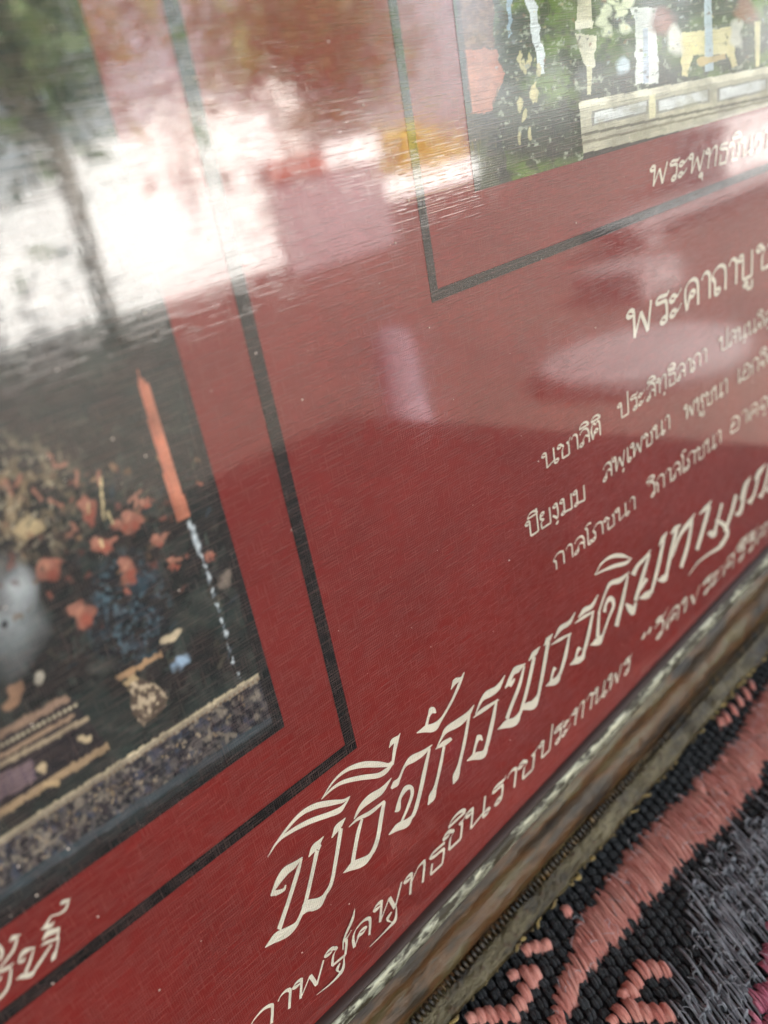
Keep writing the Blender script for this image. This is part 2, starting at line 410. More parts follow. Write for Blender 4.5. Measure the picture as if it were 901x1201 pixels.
class Paint:
    def __init__(s, x, y): s.x, s.y = x, y; s.c = np.zeros(x.shape + (3,))
    def fill(s, mask, rgb, a=1.0):
        m = (mask.astype(float) * a)[..., None]; s.c = s.c * (1 - m) + np.array(lin(*rgb)[:3]) * m
    def poly(s, P, rgb, a=1.0, rag=0.0, seed=1, sc=8):
        x, y = s.x, s.y
        if rag: x = x + (vnoise(s.x, s.y, sc, seed) - .5) * 2 * rag; y = y + (vnoise(s.x, s.y, sc, seed + 9) - .5) * 2 * rag
        s.fill(inpoly(x, y, P), rgb, a)
    def bar(s, p, q, w, rgb, a=1.0, rag=0.0, seed=1):
        p, q = np.array(p, float), np.array(q, float); d = (q - p) / np.linalg.norm(q - p); n = np.array([-d[1], d[0]]) * w / 2
        s.poly([p + n, q + n, q - n, p - n], rgb, a, rag, seed, 5)
    def blob(s, c, rx, ry, rgb, ang=0, a=1.0, rag=0.0, soft=0.15, seed=1):
        x, y = s.x - c[0], s.y - c[1]
        if rag: x = x + (vnoise(s.x, s.y, max(rx, ry) * .7, seed) - .5) * 2 * rag; y = y + (vnoise(s.x, s.y, max(rx, ry) * .7, seed + 5) - .5) * 2 * rag
        t = math.radians(ang); X = (x * math.cos(t) + y * math.sin(t)) / rx; Y = (-x * math.sin(t) + y * math.cos(t)) / ry
        s.fill(np.clip((1 - np.hypot(X, Y)) / soft, 0, 1), rgb, a)

def photo_grid(name, us, vs, painter, label):
    Ug, Vg = np.meshgrid(us, vs); px, py = uv2px(Ug, Vg)
    P = Paint(px, py); painter(P)
    P.c *= (0.55 + 0.9 * fbm(px, py, 26, 301, 4))[..., None] * (0.86 + 0.28 * RNG.random(P.c.shape[:2]))[..., None]
    P.c += ((fbm(px, py, 9, 333, 3) - .5) * .05)[..., None] * np.array([1.0, .95, .85]) * (P.c.mean(-1, keepdims=True) + .05)
    P.c = np.clip(P.c, 0.001, 1)
    nu, nv = len(us), len(vs)
    V = np.stack([Ug.ravel(), Vg.ravel(), np.full(Ug.size, 0.00004)], -1)
    i = np.arange(nv - 1)[:, None] * nu + np.arange(nu - 1)[None, :]
    f = np.stack([i, i + 1, i + 1 + nu, i + nu], -1).reshape(-1, 4)
    C = np.concatenate([P.c.reshape(-1, 3), np.ones((Ug.size, 1))], 1)
    o = mesh_obj(name, V, f, M_photo, root, colors=C); o['label'] = label; return o

def paint_left(P):
    x, y = P.x, P.y; n1 = fbm(x, y, 60, 3); n2 = fbm(x, y, 14, 8); n3 = fbm(x, y, 5, 21)
    P.fill(np.ones(x.shape), (20, 28, 27))
    P.fill(np.clip((n1 - .45) * 4, 0, 1), (36, 48, 44), .8)
    P.fill(np.clip((n2 - .58) * 6, 0, 1) * (y > 480), (58, 66, 60), .6)
    # teal foliage under the flowers
    m = np.clip(1 - np.hypot((x - 150) / 55, (y - 715) / 75), 0, 1)
    P.fill(np.clip(m * 2, 0, 1) * np.clip((n2 - .3) * 4, 0, 1), (22, 42, 52), .8)
    P.fill(np.clip((n3 - .6) * 9, 0, 1) * np.clip(m * 3, 0, 1), (96, 122, 132), .7)
    P.fill(np.clip((n2 - .6) * 8, 0, 1) * np.clip(m * 3, 0, 1), (44, 70, 82), .7)
    # cream and olive sprays at the left
    m = np.clip(1.3 - np.hypot((x - 20) / 70, (y - 590) / 70), 0, 1)
    P.fill(np.clip((n2 - .5) * 7, 0, 1) * m, (150, 128, 98), .85)
    P.fill(np.clip((n3 - .62) * 9, 0, 1) * m, (206, 190, 160), .8)
    P.blob((36, 618), 20, 16, (190, 165, 125), rag=9, seed=4)
    # pale round shape at the far left
    P.blob((2, 718), 58, 82, (150, 154, 154), rag=14, soft=.7, seed=12, a=.8)
    P.blob((22, 690), 22, 30, (205, 208, 208), rag=9, soft=.8, a=.8, seed=14)
    P.blob((5, 732), 4, 5, (30, 32, 34))
    # dark leaves and stems filling the vases
    qr = np.random.default_rng(77)
    for _ in range(230):
        c = (qr.uniform(-10, 270), qr.uniform(545, 800))
        if c[0] < 62 and c[1] > 635: continue
        a = qr.normal(-1.1, .7); L = qr.uniform(5, 22); b_ = qr.uniform(.5, 1.25)
        col = [(44, 58, 52), (60, 70, 62), (36, 52, 60), (72, 70, 58), (28, 36, 34)][qr.integers(0, 5)]
        P.bar((c[0], c[1]), (c[0] + L * math.cos(a), c[1] + L * math.sin(a)), qr.uniform(1.2, 4), tuple(v * b_ for v in col), a=.75, rag=1.5, seed=int(c[1]))
    # anthuriums
    fl = (158, 100, 82)
    for (c, rx, ry, an) in [((104, 597), 12, 17, 15), ((154, 611), 11, 15, 10), ((143, 616), 8, 5, 0), ((119, 638), 15, 9, -8), ((58, 668), 17, 12, -35),
                            ((151, 668), 10, 16, 8), ((96, 720), 13, 17, 10), ((186, 634), 8, 5, -20), ((203, 660), 8, 6, 35), ((246, 652), 5, 5, 0), ((170, 590), 6, 5, 0)]:
        P.blob(c, rx, ry, fl, an, rag=7, seed=int(c[0])); P.blob((c[0] - rx * .5, c[1] - ry * .3), rx * .7, ry * .6, (172, 114, 94), an, rag=4, seed=int(c[1])); P.blob((c[0] + rx * .3, c[1] + ry * .5), rx * .6, ry * .7, (156, 84, 66), an, rag=4, soft=.5, seed=int(c[1]) + 2); P.blob((c[0] + 3, c[1] + 4), rx * .55, ry * .5, (178, 92, 74), an, a=.45, soft=.6)
        P.blob((c[0] - 3, c[1] - 4), rx * .3, ry * .55, (206, 142, 116), an + 20, a=.6, soft=.5)
    for _ in range(70):                                   # smaller blooms and buds further back
        c = (qr.uniform(-5, 235), qr.uniform(535, 740)); z_ = qr.uniform(.45, .95); t_ = [(196, 116, 94), (170, 96, 80), (184, 140, 104), (150, 120, 92)][qr.integers(0, 4)]
        P.blob(c, qr.uniform(2, 6), qr.uniform(2, 5), tuple(v * z_ for v in t_), qr.uniform(-60, 60), a=.85, rag=3.5, soft=.5, seed=int(c[0] * 7 + c[1]) % 900 + 5)
    for (p, q_) in [((56, 532), (66, 548)), ((62, 549), (79, 543)), ((90, 552), (89, 572)), ((115, 552), (116, 570)), ((38, 572), (48, 585)), ((56, 586), (74, 594)),
                   ((82, 612), (90, 622)), ((79, 630), (88, 620)), ((150, 588), (166, 574)), ((188, 636), (196, 624)), ((200, 657), (214, 655)), ((160, 580), (158, 596)), ((4, 560), (14, 582)), ((24, 556), (18, 572))]:
        P.bar(p, q_, 4.0, (164, 112, 92), rag=1.5, seed=int(p[0]))
    for (p, q) in [((104, 590), (104, 602)), ((117, 632), (122, 642)), ((118, 560), (122, 610)), ((126, 600), (132, 614))]: P.bar(p, q, 3, (226, 200, 150), a=.8, rag=1)
    # candle and the pale chain below it
    P.poly([(161, 432), (166, 444), (174, 450), (223, 606), (207, 612), (162, 452)], (204, 124, 96))
    P.poly([(161, 432), (164, 444), (168, 450), (212, 609), (207, 612), (162, 452)], (182, 104, 80), .7)
    for (cx, cy, r) in [(224, 618, 4), (228, 630, 5), (232, 640, 5), (236, 652, 3), (240, 664, 3), (244, 676, 3.5), (249, 692, 3), (255, 710, 2.5), (260, 728, 3), (264, 742, 3), (268, 758, 2.2), (273, 774, 2), (279, 790, 2)]:
        P.blob((cx, cy), r * .8, r * 1.9, (214, 220, 222), -16, rag=2.2, soft=.6, seed=int(cy)); P.blob((cx + 2, cy + 6), r * .5, r, (150, 160, 168), 0, rag=2, soft=.7, a=.8, seed=int(cy) + 3)
    P.blob((262, 678), 9, 12, (150, 132, 118), rag=6, a=.8, soft=.6, seed=33)
    P.bar((137, 797), (190, 766), 7, (168, 132, 98), rag=1.8); P.bar((150, 806), (160, 792), 12, (190, 160, 120), a=.8, rag=3)
    P.blob((204, 744), 16, 6, (206, 184, 152), -30, rag=6, seed=41); P.blob((214, 776), 12, 10, (150, 170, 190), rag=7, soft=.6, seed=44)
    P.blob((120, 780), 22, 12, (72, 76, 70), rag=8, soft=.8, a=.8)
    # small footed bowl
    m = inpoly(x + (n2 - .5) * 10, y, [(150, 804), (168, 796), (196, 812), (196, 828), (168, 852), (154, 838)])
    P.fill(m, (84, 70, 58)); P.fill(m * np.clip((n3 - .5) * 9, 0, 1), (206, 182, 152), .9)
    # stepped altar at the lower left
    P.poly([(0, 858), (82, 816), (130, 880), (0, 960)], (34, 34, 36))
    P.bar((-20, 872), (80, 818), 9, (146, 118, 98), rag=1.6)
    P.bar((-20, 888), (86, 830), 6, (52, 46, 40))
    for t in np.linspace(0, 1, 18): P.blob((-16 + 104 * t, 884 - 57 * t), 2.6, 2.6, (214, 196, 164), soft=.5)
    P.bar((-20, 899), (88, 838), 5, (156, 128, 104), rag=1); P.bar((-20, 908), (104, 842), 6, (160, 140, 114), rag=1.4)
    P.poly([(-10, 912), (36, 890), (42, 915), (-10, 945)], (92, 76, 84), rag=2)
    for t in range(5): P.bar((-10, 915 + 6 * t), (38, 893 + 6 * t), 1.6, (140, 116, 112))
    P.blob((50, 900), 7, 8, (186, 162, 128), rag=3); P.blob((100, 867), 8, 6, (200, 176, 140), rag=3)
    P.bar((-20, 966), (128, 874), 8, (166, 138, 106), rag=2); P.bar((50, 920), (70, 918), 7, (190, 160, 120))
    P.blob((16, 818), 12, 18, (168, 128, 100), 30, rag=6, a=.9); P.blob((46, 794), 7, 8, (190, 178, 160), rag=4)
    # carved table edge
    P.poly([(-20, 998), (303, 795), (324, 850), (-20, 1080)], (30, 34, 40))
    band = inpoly(x, y, [(-20, 1002), (303, 800), (320, 838), (-20, 1056)])
    P.fill(band * np.clip((n3 - .48) * 8, 0, 1), (92, 86, 82), .9)
    P.fill(band * np.clip((fbm(x, y, 7, 55) - .6) * 12, 0, 1), (136, 124, 110), .85)
    P.fill(band * np.clip((fbm(x, y, 9, 75) - .62) * 12, 0, 1), (58, 66, 82), .8)
    P.bar((-20, 1000), (303, 793), 8, (152, 138, 118), rag=1.6); P.bar((-20, 996), (303, 790), 2.5, (206, 186, 152), a=.8, rag=1.2)
    for t in np.linspace(0, 1, 60): P.blob((-18 + 320 * t, 1003 - 206 * t), 2, 2, (120, 92, 66), soft=.6)
    for _ in range(150):                                  # carved scrolls
        t_ = qr.random(); d_ = qr.uniform(6, 40); c = (-10 + 315 * t_, 1000 - 203 * t_ + d_ * (1.15 - .3 * t_)); a = qr.uniform(0, 6.3); L = qr.uniform(2.5, 8)
        P.bar(c, (c[0] + L * math.cos(a), c[1] + L * math.sin(a)), qr.uniform(1.2, 2.6), [(176, 154, 126), (128, 114, 100), (24, 27, 32), (30, 34, 42), (150, 126, 96)][qr.integers(0, 5)], a=.85, rag=2, seed=int(c[0] * 3) % 700 + 3)
    P.poly([(-20, 1056), (320, 838), (322, 850), (-20, 1076)], (64, 74, 78), rag=2)
    P.poly([(-20, 1070), (322, 846), (340, 856), (-20, 1110)], (30, 40, 40))
    # dark edge of the photograph
    P.poly([(80, -40), (322, 860), (345, 870), (110, -40)], (18, 22, 22), .85); P.poly([(-20, 1088), (330, 846), (345, 870), (-20, 1120)], (18, 22, 22))

def paint_right(P):
    x, y = P.x, P.y; n1 = fbm(x, y, 50, 103); n2 = fbm(x, y, 12, 108); n3 = fbm(x, y, 5, 121)
    T = lambda L: [(530 + a / 2.43, b / 2.43) for a, b in L]
    P.fill(np.ones(x.shape), (36, 50, 24))
    P.fill(np.clip((n1 - .42) * 5, 0, 1), (96, 122, 34), .85); P.fill(np.clip((n2 - .55) * 7, 0, 1), (22, 28, 22), .7)  # yellow-green wash: mirrored foliage painted into the print colour
    P.fill(np.clip((n3 - .66) * 9, 0, 1) * (x > 575), (190, 196, 170), .6)
    P.poly(T([(0, -200), (120, -200), (118, 135), (20, 140)]), (104, 66, 48), rag=2); P.fill(inpoly(x, y, T([(0, -200), (120, -200), (118, 135), (20, 140)])) * np.clip((n3 - .5) * 6, 0, 1), (150, 112, 84), .7)
    P.poly(T([(35, 140), (125, 138), (150, 215), (112, 318), (55, 322)]), (168, 100, 76), rag=3)
    P.fill(inpoly(x, y, T([(35, 140), (125, 138), (150, 215), (112, 318), (55, 322)])) * np.clip((n2 - .45) * 4, 0, 1), (196, 128, 98), .6)
    P.poly(T([(205, -40), (235, -40), (268, 210), (250, 215)]), (220, 226, 224), rag=2.5); P.poly(T([(155, -30), (168, -30), (170, 100), (160, 110)]), (150, 176, 190), rag=2)
    for a in range(14):
        P.blob((530 + (190 + 70 * random.random()) / 2.43, (150 + 280 * random.random()) / 2.43), 3, 9, (206, 194, 140), 20 * random.random(), rag=2, a=.8, seed=a)
    P.poly(T([(360, -40), (395, -40), (400, 60), (355, 60)]), (214, 206, 178)); P.poly(T([(350, 60), (405, 58), (400, 80), (352, 84)]), (232, 226, 200))
    P.poly(T([(352, 100), (410, 100), (408, 190), (385, 200), (360, 130)]), (226, 220, 192), rag=2); P.poly(T([(384, 190), (400, 190), (396, 270), (386, 270)]), (206, 200, 160))
    for c in [(440, 30), (480, 30), (460, 0), (445, 85), (490, 80), (430, 55), (500, 5)]: P.blob((530 + c[0] / 2.43, c[1] / 2.43), 9, 10, (222, 226, 190), rag=3, seed=c[0], soft=.4)
    P.blob((530 + 485 / 2.43, 185 / 2.43), 9, 13, (206, 220, 226), rag=3, soft=.5)
    P.poly(T([(505, 20), (585, 20), (580, 55), (590, 235), (525, 240), (520, 60)]), (226, 228, 218), rag=1.5); P.poly(T([(545, 80), (558, 80), (562, 235), (545, 238)]), (178, 188, 200))
    P.blob((530 + 600 / 2.43, 60 / 2.43), 18, 24, (128, 72, 54), rag=8, soft=.5); P.blob((530 + 840 / 2.43, 40 / 2.43), 16, 20, (140, 84, 62), rag=8, soft=.5)
    P.poly(T([(655, 95), (800, 78), (812, 190), (795, 195), (785, 150), (690, 160), (668, 215), (650, 215)]), (222, 208, 150), rag=2.5)
    P.blob((530 + 640 / 2.43, 110 / 2.43), 12, 22, (214, 210, 196), rag=5, soft=.4); P.blob((530 + 808 / 2.43, 95 / 2.43), 10, 18, (210, 206, 190), rag=5, soft=.4)
    P.poly(T([(718, -40), (738, -40), (746, 200), (722, 205)]), (190, 206, 214)); P.poly(T([(862, 60), (880, 60), (876, 190), (866, 190)]), (218, 206, 150))
    P.poly(T([(700, 165), (780, 150), (782, 170), (705, 190)]), (190, 160, 96), rag=3)
    # long cream altar table with panels
    top = lambda X: 288 - (X - 370) * .186
    bot = lambda X: 438 - (X - 370) * .235
    P.poly(T([(362, top(362)), (1200, top(1200)), (1200, bot(1200)), (374, bot(374))]), (190, 184, 158))
    P.poly(T([(362, top(362)), (1200, top(1200)), (1200, top(1200) + 18), (362, top(362) + 20)]), (236, 228, 200))
    for a, b in [(398, 560), (582, 735), (756, 900), (922, 1060)]:
        P.poly(T([(a, top(a) + 34), (b, top(b) + 32), (b, top(b) + 70), (a, top(a) + 76)]), (140, 140, 128)); P.poly(T([(a + 8, top(a) + 38), (b - 6, top(b) + 36), (b - 6, top(b) + 64), (a + 8, top(a) + 68)]), (212, 214, 208))
    P.fill(inpoly(x, y, T([(362, top(362)), (1200, top(1200)), (1200, bot(1200)), (374, bot(374))])) * np.clip((fbm(x, y, 16, 140) - .5) * 5, 0, 1), (150, 146, 118), .6)
    P.poly(T([(370, top(370) + 92), (1200, top(1200) + 78), (1200, top(1200) + 86), (370, top(370) + 100)]), (96, 96, 74)); P.poly(T([(370, bot(370) - 34), (1200, bot(1200) - 28), (1200, bot(1200) - 22), (370, bot(370) - 26)]), (128, 124, 98))
    P.poly(T([(562, top(562) + 20), (580, top(580) + 20), (580, top(580) + 84), (562, top(562) + 86)]), (232, 224, 180))
    P.poly(T([(374, bot(374)), (1200, bot(1200)), (1200, bot(1200) + 30), (374, bot(374) + 20)]), (30, 34, 24))
    qr = np.random.default_rng(5)
    for _ in range(160):                                  # small gilt and glass glints among the offerings
        c = (530 + qr.uniform(120, 900) / 2.43, qr.uniform(-10, 230) / 2.43 + qr.uniform(0, 12)); z_ = qr.uniform(.4, 1)
        if c[1] > 110 - (c[0] - 680) * .19 and c[0] > 680: continue
        P.blob(c, qr.uniform(1, 3.2), qr.uniform(1, 4), tuple(v * z_ for v in [(226, 214, 160), (200, 210, 206), (150, 110, 60), (120, 140, 70), (40, 44, 30)][qr.integers(0, 5)]), qr.uniform(0, 90), a=.8, rag=1.5, soft=.6, seed=int(c[0]))
    P.poly(T([(-60, 330), (120, 320), (180, 560), (-60, 560)]), (38, 40, 40), .8, rag=3)
    P.poly([(520, -30), (536, -30), (566, 236), (548, 236)], (30, 30, 28), .7)

us = np.concatenate([np.linspace(-0.108, -0.006, 12), np.arange(-0.0045, 0.03915, 0.00016), [0.03915]])
vs = np.concatenate([np.arange(-0.0652, 0.016, 0.00018), np.linspace(0.018, 0.138, 14)])
photo_grid('photograph', us, vs, paint_left, 'dark printed photograph of a candle, coral flowers and a carved gold altar')
us = np.concatenate([np.arange(0.0855, 0.172, 0.00017), np.linspace(0.175, 0.235, 10)])
vs = np.concatenate([np.arange(-0.0110, 0.010, 0.00013), np.linspace(0.0115, 0.138, 14)])
photo_grid('photograph', us, vs, paint_right, 'dark green printed photograph, a green reflection painted in, of a long cream altar table with white columns')

# --- large calligraphic title, traced stroke by stroke
K1 = (np.array([290, 850.]), 4.45); K2 = (np.array([430, 760.]), 3.917); K3 = (np.array([600, 600.]), 2.993); K8 = (np.array([0, 1020.]), 6.436)
title = Ink(0.00005)
T1 = [
 [(200, 835, 8), (192, 858, 16), (165, 872, 24), (140, 880, 26), (122, 893, 8)], [(124, 890, 10), (158, 822, 30), (198, 765, 38), (242, 732, 32), (288, 690, 6)],
 [(284, 698, 10), (262, 770, 20), (215, 920, 20), (165, 1068, 22)], [(92, 1163, 4), (150, 1112, 46), (210, 1078, 46), (255, 1040, 26), (268, 1010, 12)],
 [(262, 1030, 16), (298, 945, 19), (335, 790, 19), (364, 655, 20)], [(320, 690, 6), (342, 652, 28), (366, 622, 28), (398, 582, 4)], [(384, 625, 8), (366, 650, 20)],
 [(284, 990, 12), (312, 950, 58), (362, 932, 58), (396, 900, 30), (408, 875, 12)], [(402, 890, 18), (438, 825, 18), (464, 690, 19), (488, 540, 20)], [(440, 590, 6), (464, 545, 28), (486, 516, 26), (512, 484, 4)],
 [(104, 692, 3), (175, 582, 12), (268, 474, 22), (350, 426, 30), (430, 408, 30), (500, 396, 20), (536, 372, 4)], [(104, 692, 3), (160, 606, 14), (240, 548, 22), (330, 502, 27), (420, 470, 28), (478, 446, 28), (510, 412, 14), (532, 378, 6)],
 [(556, 492, 6), (590, 432, 26), (640, 384, 38), (700, 342, 32), (752, 276, 4)], [(528, 534, 4), (575, 492, 16), (640, 458, 20), (716, 396, 12)],
 [(714, 400, 16), (700, 470, 20), (680, 590, 20), (655, 658, 20), (630, 686, 14)], [(500, 773, 4), (550, 738, 42), (600, 714, 44), (638, 684, 26), (655, 655, 10)], [(598, 490, 14), (578, 560, 19), (562, 640, 19), (548, 724, 20)],
 [(386, 388, 3), (450, 292, 12), (520, 234, 22), (600, 208, 32), (680, 206, 32), (735, 208, 22), (756, 190, 12)], [(386, 388, 3), (440, 334, 14), (500, 298, 22), (590, 276, 26), (680, 264, 26), (722, 240, 24), (754, 206, 12)],
 [(756, 208, 14), (768, 130, 18), (780, 80, 18), (797, 42, 4)], [(738, 120, 4), (758, 86, 24), (786, 62, 16)]]
for st in T1: px_stroke(title, st, *K1)
T2 = [
 [(112, 645, 12), (132, 622, 30), (150, 596, 14), (172, 545, 13), (205, 512, 32), (255, 482, 26), (300, 443, 4)], [(288, 460, 12), (266, 560, 17), (240, 680, 17), (218, 755, 16), (196, 788, 12)],
 [(100, 858, 4), (140, 824, 32), (180, 804, 34), (205, 776, 16)], [(158, 800, 12), (186, 735, 14), (207, 672, 16), (202, 640, 20), (178, 645, 22), (152, 690, 15), (142, 738, 22), (128, 752, 6)],
 [(228, 390, 4), (270, 372, 32), (308, 362, 36), (345, 320, 14), (385, 252, 13), (412, 195, 14), (430, 150, 16), (447, 110, 4)], [(272, 360, 16), (284, 312, 14), (300, 284, 30), (316, 298, 10)], [(386, 190, 4), (406, 152, 22), (432, 138, 14)],
 [(318, 462, 4), (345, 408, 12), (368, 374, 28), (420, 342, 34), (465, 302, 24), (492, 260, 4)], [(470, 305, 14), (450, 420, 17), (425, 530, 17), (408, 590, 28), (396, 624, 6)], [(314, 464, 4), (350, 440, 22), (388, 414, 16)], [(354, 450, 14), (337, 540, 17), (316, 630, 17), (298, 684, 30), (280, 720, 6)],
 [(498, 304, 4), (525, 242, 16), (555, 212, 32), (600, 182, 26), (634, 124, 4)], [(488, 320, 4), (530, 286, 18), (604, 236, 10)], [(594, 246, 12), (576, 340, 17), (552, 440, 17), (534, 486, 12)], [(458, 518, 4), (495, 498, 32), (530, 488, 34), (552, 458, 12)], [(488, 490, 12), (502, 434, 14), (516, 408, 24), (530, 424, 8)],
 [(634, 184, 6), (650, 160, 20), (668, 118, 20), (690, 96, 30), (728, 70, 4)], [(655, 175, 16), (672, 150, 12), (678, 138, 6)], [(722, 82, 10), (700, 170, 15), (665, 260, 15), (642, 325, 16)], [(600, 373, 4), (640, 350, 36), (680, 334, 36), (706, 292, 12)], [(704, 298, 13), (735, 190, 15), (768, 40, 15)],
 [(742, 58, 4), (768, 24, 22), (795, -8, 4)], [(708, 282, 8), (735, 268, 36), (765, 256, 36), (792, 205, 12)], [(786, 220, 13), (806, 120, 15), (832, -30, 15)], [(812, -10, 4), (832, -40, 20), (852, -66, 4)]]
for st in T2: px_stroke(title, st, *K2)
T3 = [
 [(148, 444, 4), (172, 408, 16), (200, 390, 14), (222, 352, 3)], [(136, 468, 3), (165, 450, 10), (208, 426, 6)], [(202, 430, 8), (186, 510, 12), (168, 570, 10)], [(118, 612, 3), (140, 600, 22), (158, 588, 20), (170, 560, 8)], [(136, 590, 8), (144, 560, 10), (152, 546, 14)],
 [(232, 372, 4), (255, 345, 17), (280, 330, 14), (302, 290, 3)], [(220, 392, 3), (250, 370, 10), (288, 348, 6)], [(284, 352, 8), (266, 440, 12), (250, 498, 10)], [(202, 538, 3), (225, 524, 22), (245, 512, 18), (254, 490, 8)], [(222, 515, 8), (230, 488, 10), (238, 476, 14)],
 [(302, 360, 8), (325, 290, 8), (345, 252, 15), (378, 240, 18), (412, 210, 3)], [(406, 224, 8), (390, 300, 12), (366, 402, 14)], [(306, 350, 8), (302, 400, 10), (300, 440, 12)], [(274, 468, 3), (300, 456, 26), (318, 432, 10)], [(316, 440, 8), (340, 370, 9), (356, 328, 12), (346, 304, 18), (330, 322, 10), (324, 352, 13)],
 [(290, 222, 3), (315, 180, 7), (350, 157, 13), (385, 154, 14), (418, 164, 3)], [(290, 222, 3), (320, 206, 9), (360, 190, 14), (398, 180, 13), (420, 162, 3)],
 [(424, 222, 16), (440, 190, 14), (466, 162, 12), (487, 132, 3)], [(482, 148, 9), (460, 220, 12), (432, 312, 12)], [(398, 322, 8), (414, 338, 24), (424, 356, 16), (434, 318, 10)], [(432, 300, 9), (456, 262, 9), (472, 234, 12)], [(446, 304, 4), (470, 294, 24), (490, 276, 12)], [(488, 285, 10), (510, 200, 12), (532, 100, 10)], [(514, 120, 4), (530, 92, 14), (544, 70, 3)],
 [(510, 240, 6), (530, 236, 24), (545, 215, 10)], [(540, 225, 10), (556, 150, 12), (580, 50, 12)], [(556, 78, 6), (576, 56, 16), (592, 44, 4)], [(560, 160, 8), (590, 80, 12), (620, 40, 16), (642, 4, 3)], [(632, 30, 9), (615, 120, 12), (592, 196, 12)],
 [(648, 134, 12), (670, 60, 12), (692, -20, 12)], [(655, 10, 4), (680, -14, 14), (700, -40, 4)],
 [(690, 70, 18), (706, 82, 18), (718, 40, 10), (736, -30, 11)], [(712, 30, 8), (735, 40, 16), (756, 66, 12), (748, 92, 12), (728, 118, 9)], [(618, 224, 3), (650, 180, 6), (690, 148, 9), (730, 122, 12), (756, 82, 10)], [(745, 70, 10), (770, 0, 11), (786, -60, 11)],
 [(784, 10, 14), (800, 0, 14), (815, -60, 10), (826, -110, 10)], [(800, -40, 8), (820, -95, 14), (838, -125, 4)],
 [(830, -30, 18), (848, -60, 10), (866, -130, 10)], [(850, -110, 6), (868, -140, 16), (890, -170, 4)], [(868, -50, 16), (884, -80, 10), (905, -170, 10)], [(896, -70, 16), (912, -110, 10), (935, -200, 10)], [(940, -110, 14), (960, -220, 10)]]
for st in T3: px_stroke(title, st, *K3)
title.build('title_lettering', M_cream, root)

corner = Ink(0.00005)
T8 = [[(452, 264, 6), (480, 242, 30), (534, 214, 4)], [(518, 230, 18), (492, 298, 20), (442, 334, 15), (388, 350, 13), (362, 390, 20), (345, 428, 32), (306, 452, 4)], [(340, 444, 20), (384, 418, 22), (412, 384, 4)],
      [(316, 535, 6), (362, 480, 42), (420, 456, 34), (454, 428, 4)], [(446, 440, 12), (428, 520, 18)], [(302, 580, 4), (350, 548, 22), (448, 512, 16)], [(440, 520, 16), (425, 600, 17), (404, 655, 32), (386, 692, 8)], [(388, 560, 14), (330, 650, 19), (270, 740, 19), (240, 790, 16)],
      [(118, 828, 4), (170, 804, 38), (230, 790, 38), (272, 744, 12)], [(256, 590, 12), (225, 690, 19), (190, 775, 20)], [(134, 706, 8), (146, 672, 20), (160, 640, 26), (198, 606, 34), (268, 578, 4)], [(140, 702, 14), (170, 688, 20), (192, 652, 4)],
      [(70, 545, 6), (100, 510, 34), (156, 486, 4)], [(130, 515, 18), (102, 600, 20), (60, 660, 19), (20, 712, 14), (-10, 750, 14)], [(-20, 775, 20), (50, 742, 26), (106, 698, 6)], [(82, 740, 16), (72, 830, 20), (50, 900, 20), (8, 955, 20), (-30, 990, 20)], [(-20, 560, 26), (8, 600, 30), (10, 650, 26), (-15, 690, 20)],
      [(-60, 860, 20), (-10, 830, 20), (10, 800, 8)]]
for st in T8: px_stroke(corner, st, *K8)
corner.build('caption_lettering', M_cream, root)

cap = Ink(0.00005); write(cap, 'พระพุทธชินราช', (761, 221), (912, 170), 25, shear=.25, wmin=.03, wk=.07)
cap.build('caption_lettering', M_cream, root)
hd = Ink(0.00005); write(hd, 'พระคาถาบู', (737, 401), (884, 322), 36, wmin=.022, wk=.07); write(hd, 'ชา', (887, 320), (918, 303), 32, wmin=.022, wk=.07)
hd.build('heading_lettering', M_cream, root)
for words in ([('นชาลิติ', (637, 552), (706, 509), 20), ('ประสิทฺธิลาภา', (725, 493), (829, 424), 19), ('ปสนฺนจิตฺตา', (843, 413), (918, 371), 17)],
              [('ปิยงฺมม', (618, 632), (688, 585), 20), ('สพฺเพชนา', (707, 566), (786, 502), 19), ('พหูชนา', (802, 494), (853, 460), 18), ('เอกจิตฺตา', (864, 450), (925, 412), 17)],
              [('กาลโภชนา', (650, 670), (746, 596), 18), ('วิกาลโภชนา', (760, 586), (846, 519), 18), ('อาคจฺตา', (855, 510), (920, 465), 17)]):
    ink = Ink(0.00005)
    for t, a, b, h in words: write(ink, t, a, b, h, wmin=.018, wk=.062)
    ink.build('verse_lettering', M_cream, root)
sub = Ink(0.00005)
for t, a, b, h in [('ภาพ', (290, 1224), (382, 1147), 26), ('ชด', (380, 1141), (437, 1093), 24), ('พทธ', (437, 1090), (522, 1010), 25), ('ชินราช', (518, 1005), (628, 899), 24), ('ประทานพร', (630, 894), (738, 786), 19), ('“วัดพระศรีรัตน', (748, 770), (915, 612), 18)]:
    write(sub, t, a, b, h, shear=.34, wmin=.016, wk=.085)
KS = (np.array([300, 900.]), 4.5)
for st in [[(462, 990, 5), (455, 1060, 14), (405, 1125, 10), (316, 1198, 3)], [(440, 1030, 8), (425, 1065, 14), (448, 1080, 6)], [(738, 730, 5), (732, 800, 14), (690, 850, 10), (596, 945, 3)], [(712, 760, 8), (690, 800, 14), (716, 815, 6)],
           [(518, 742, 4), (505, 800, 13), (462, 900, 9), (455, 960, 6)]]: px_stroke(sub, st, *KS)
sub.build('subtitle_lettering', M_cream, root)

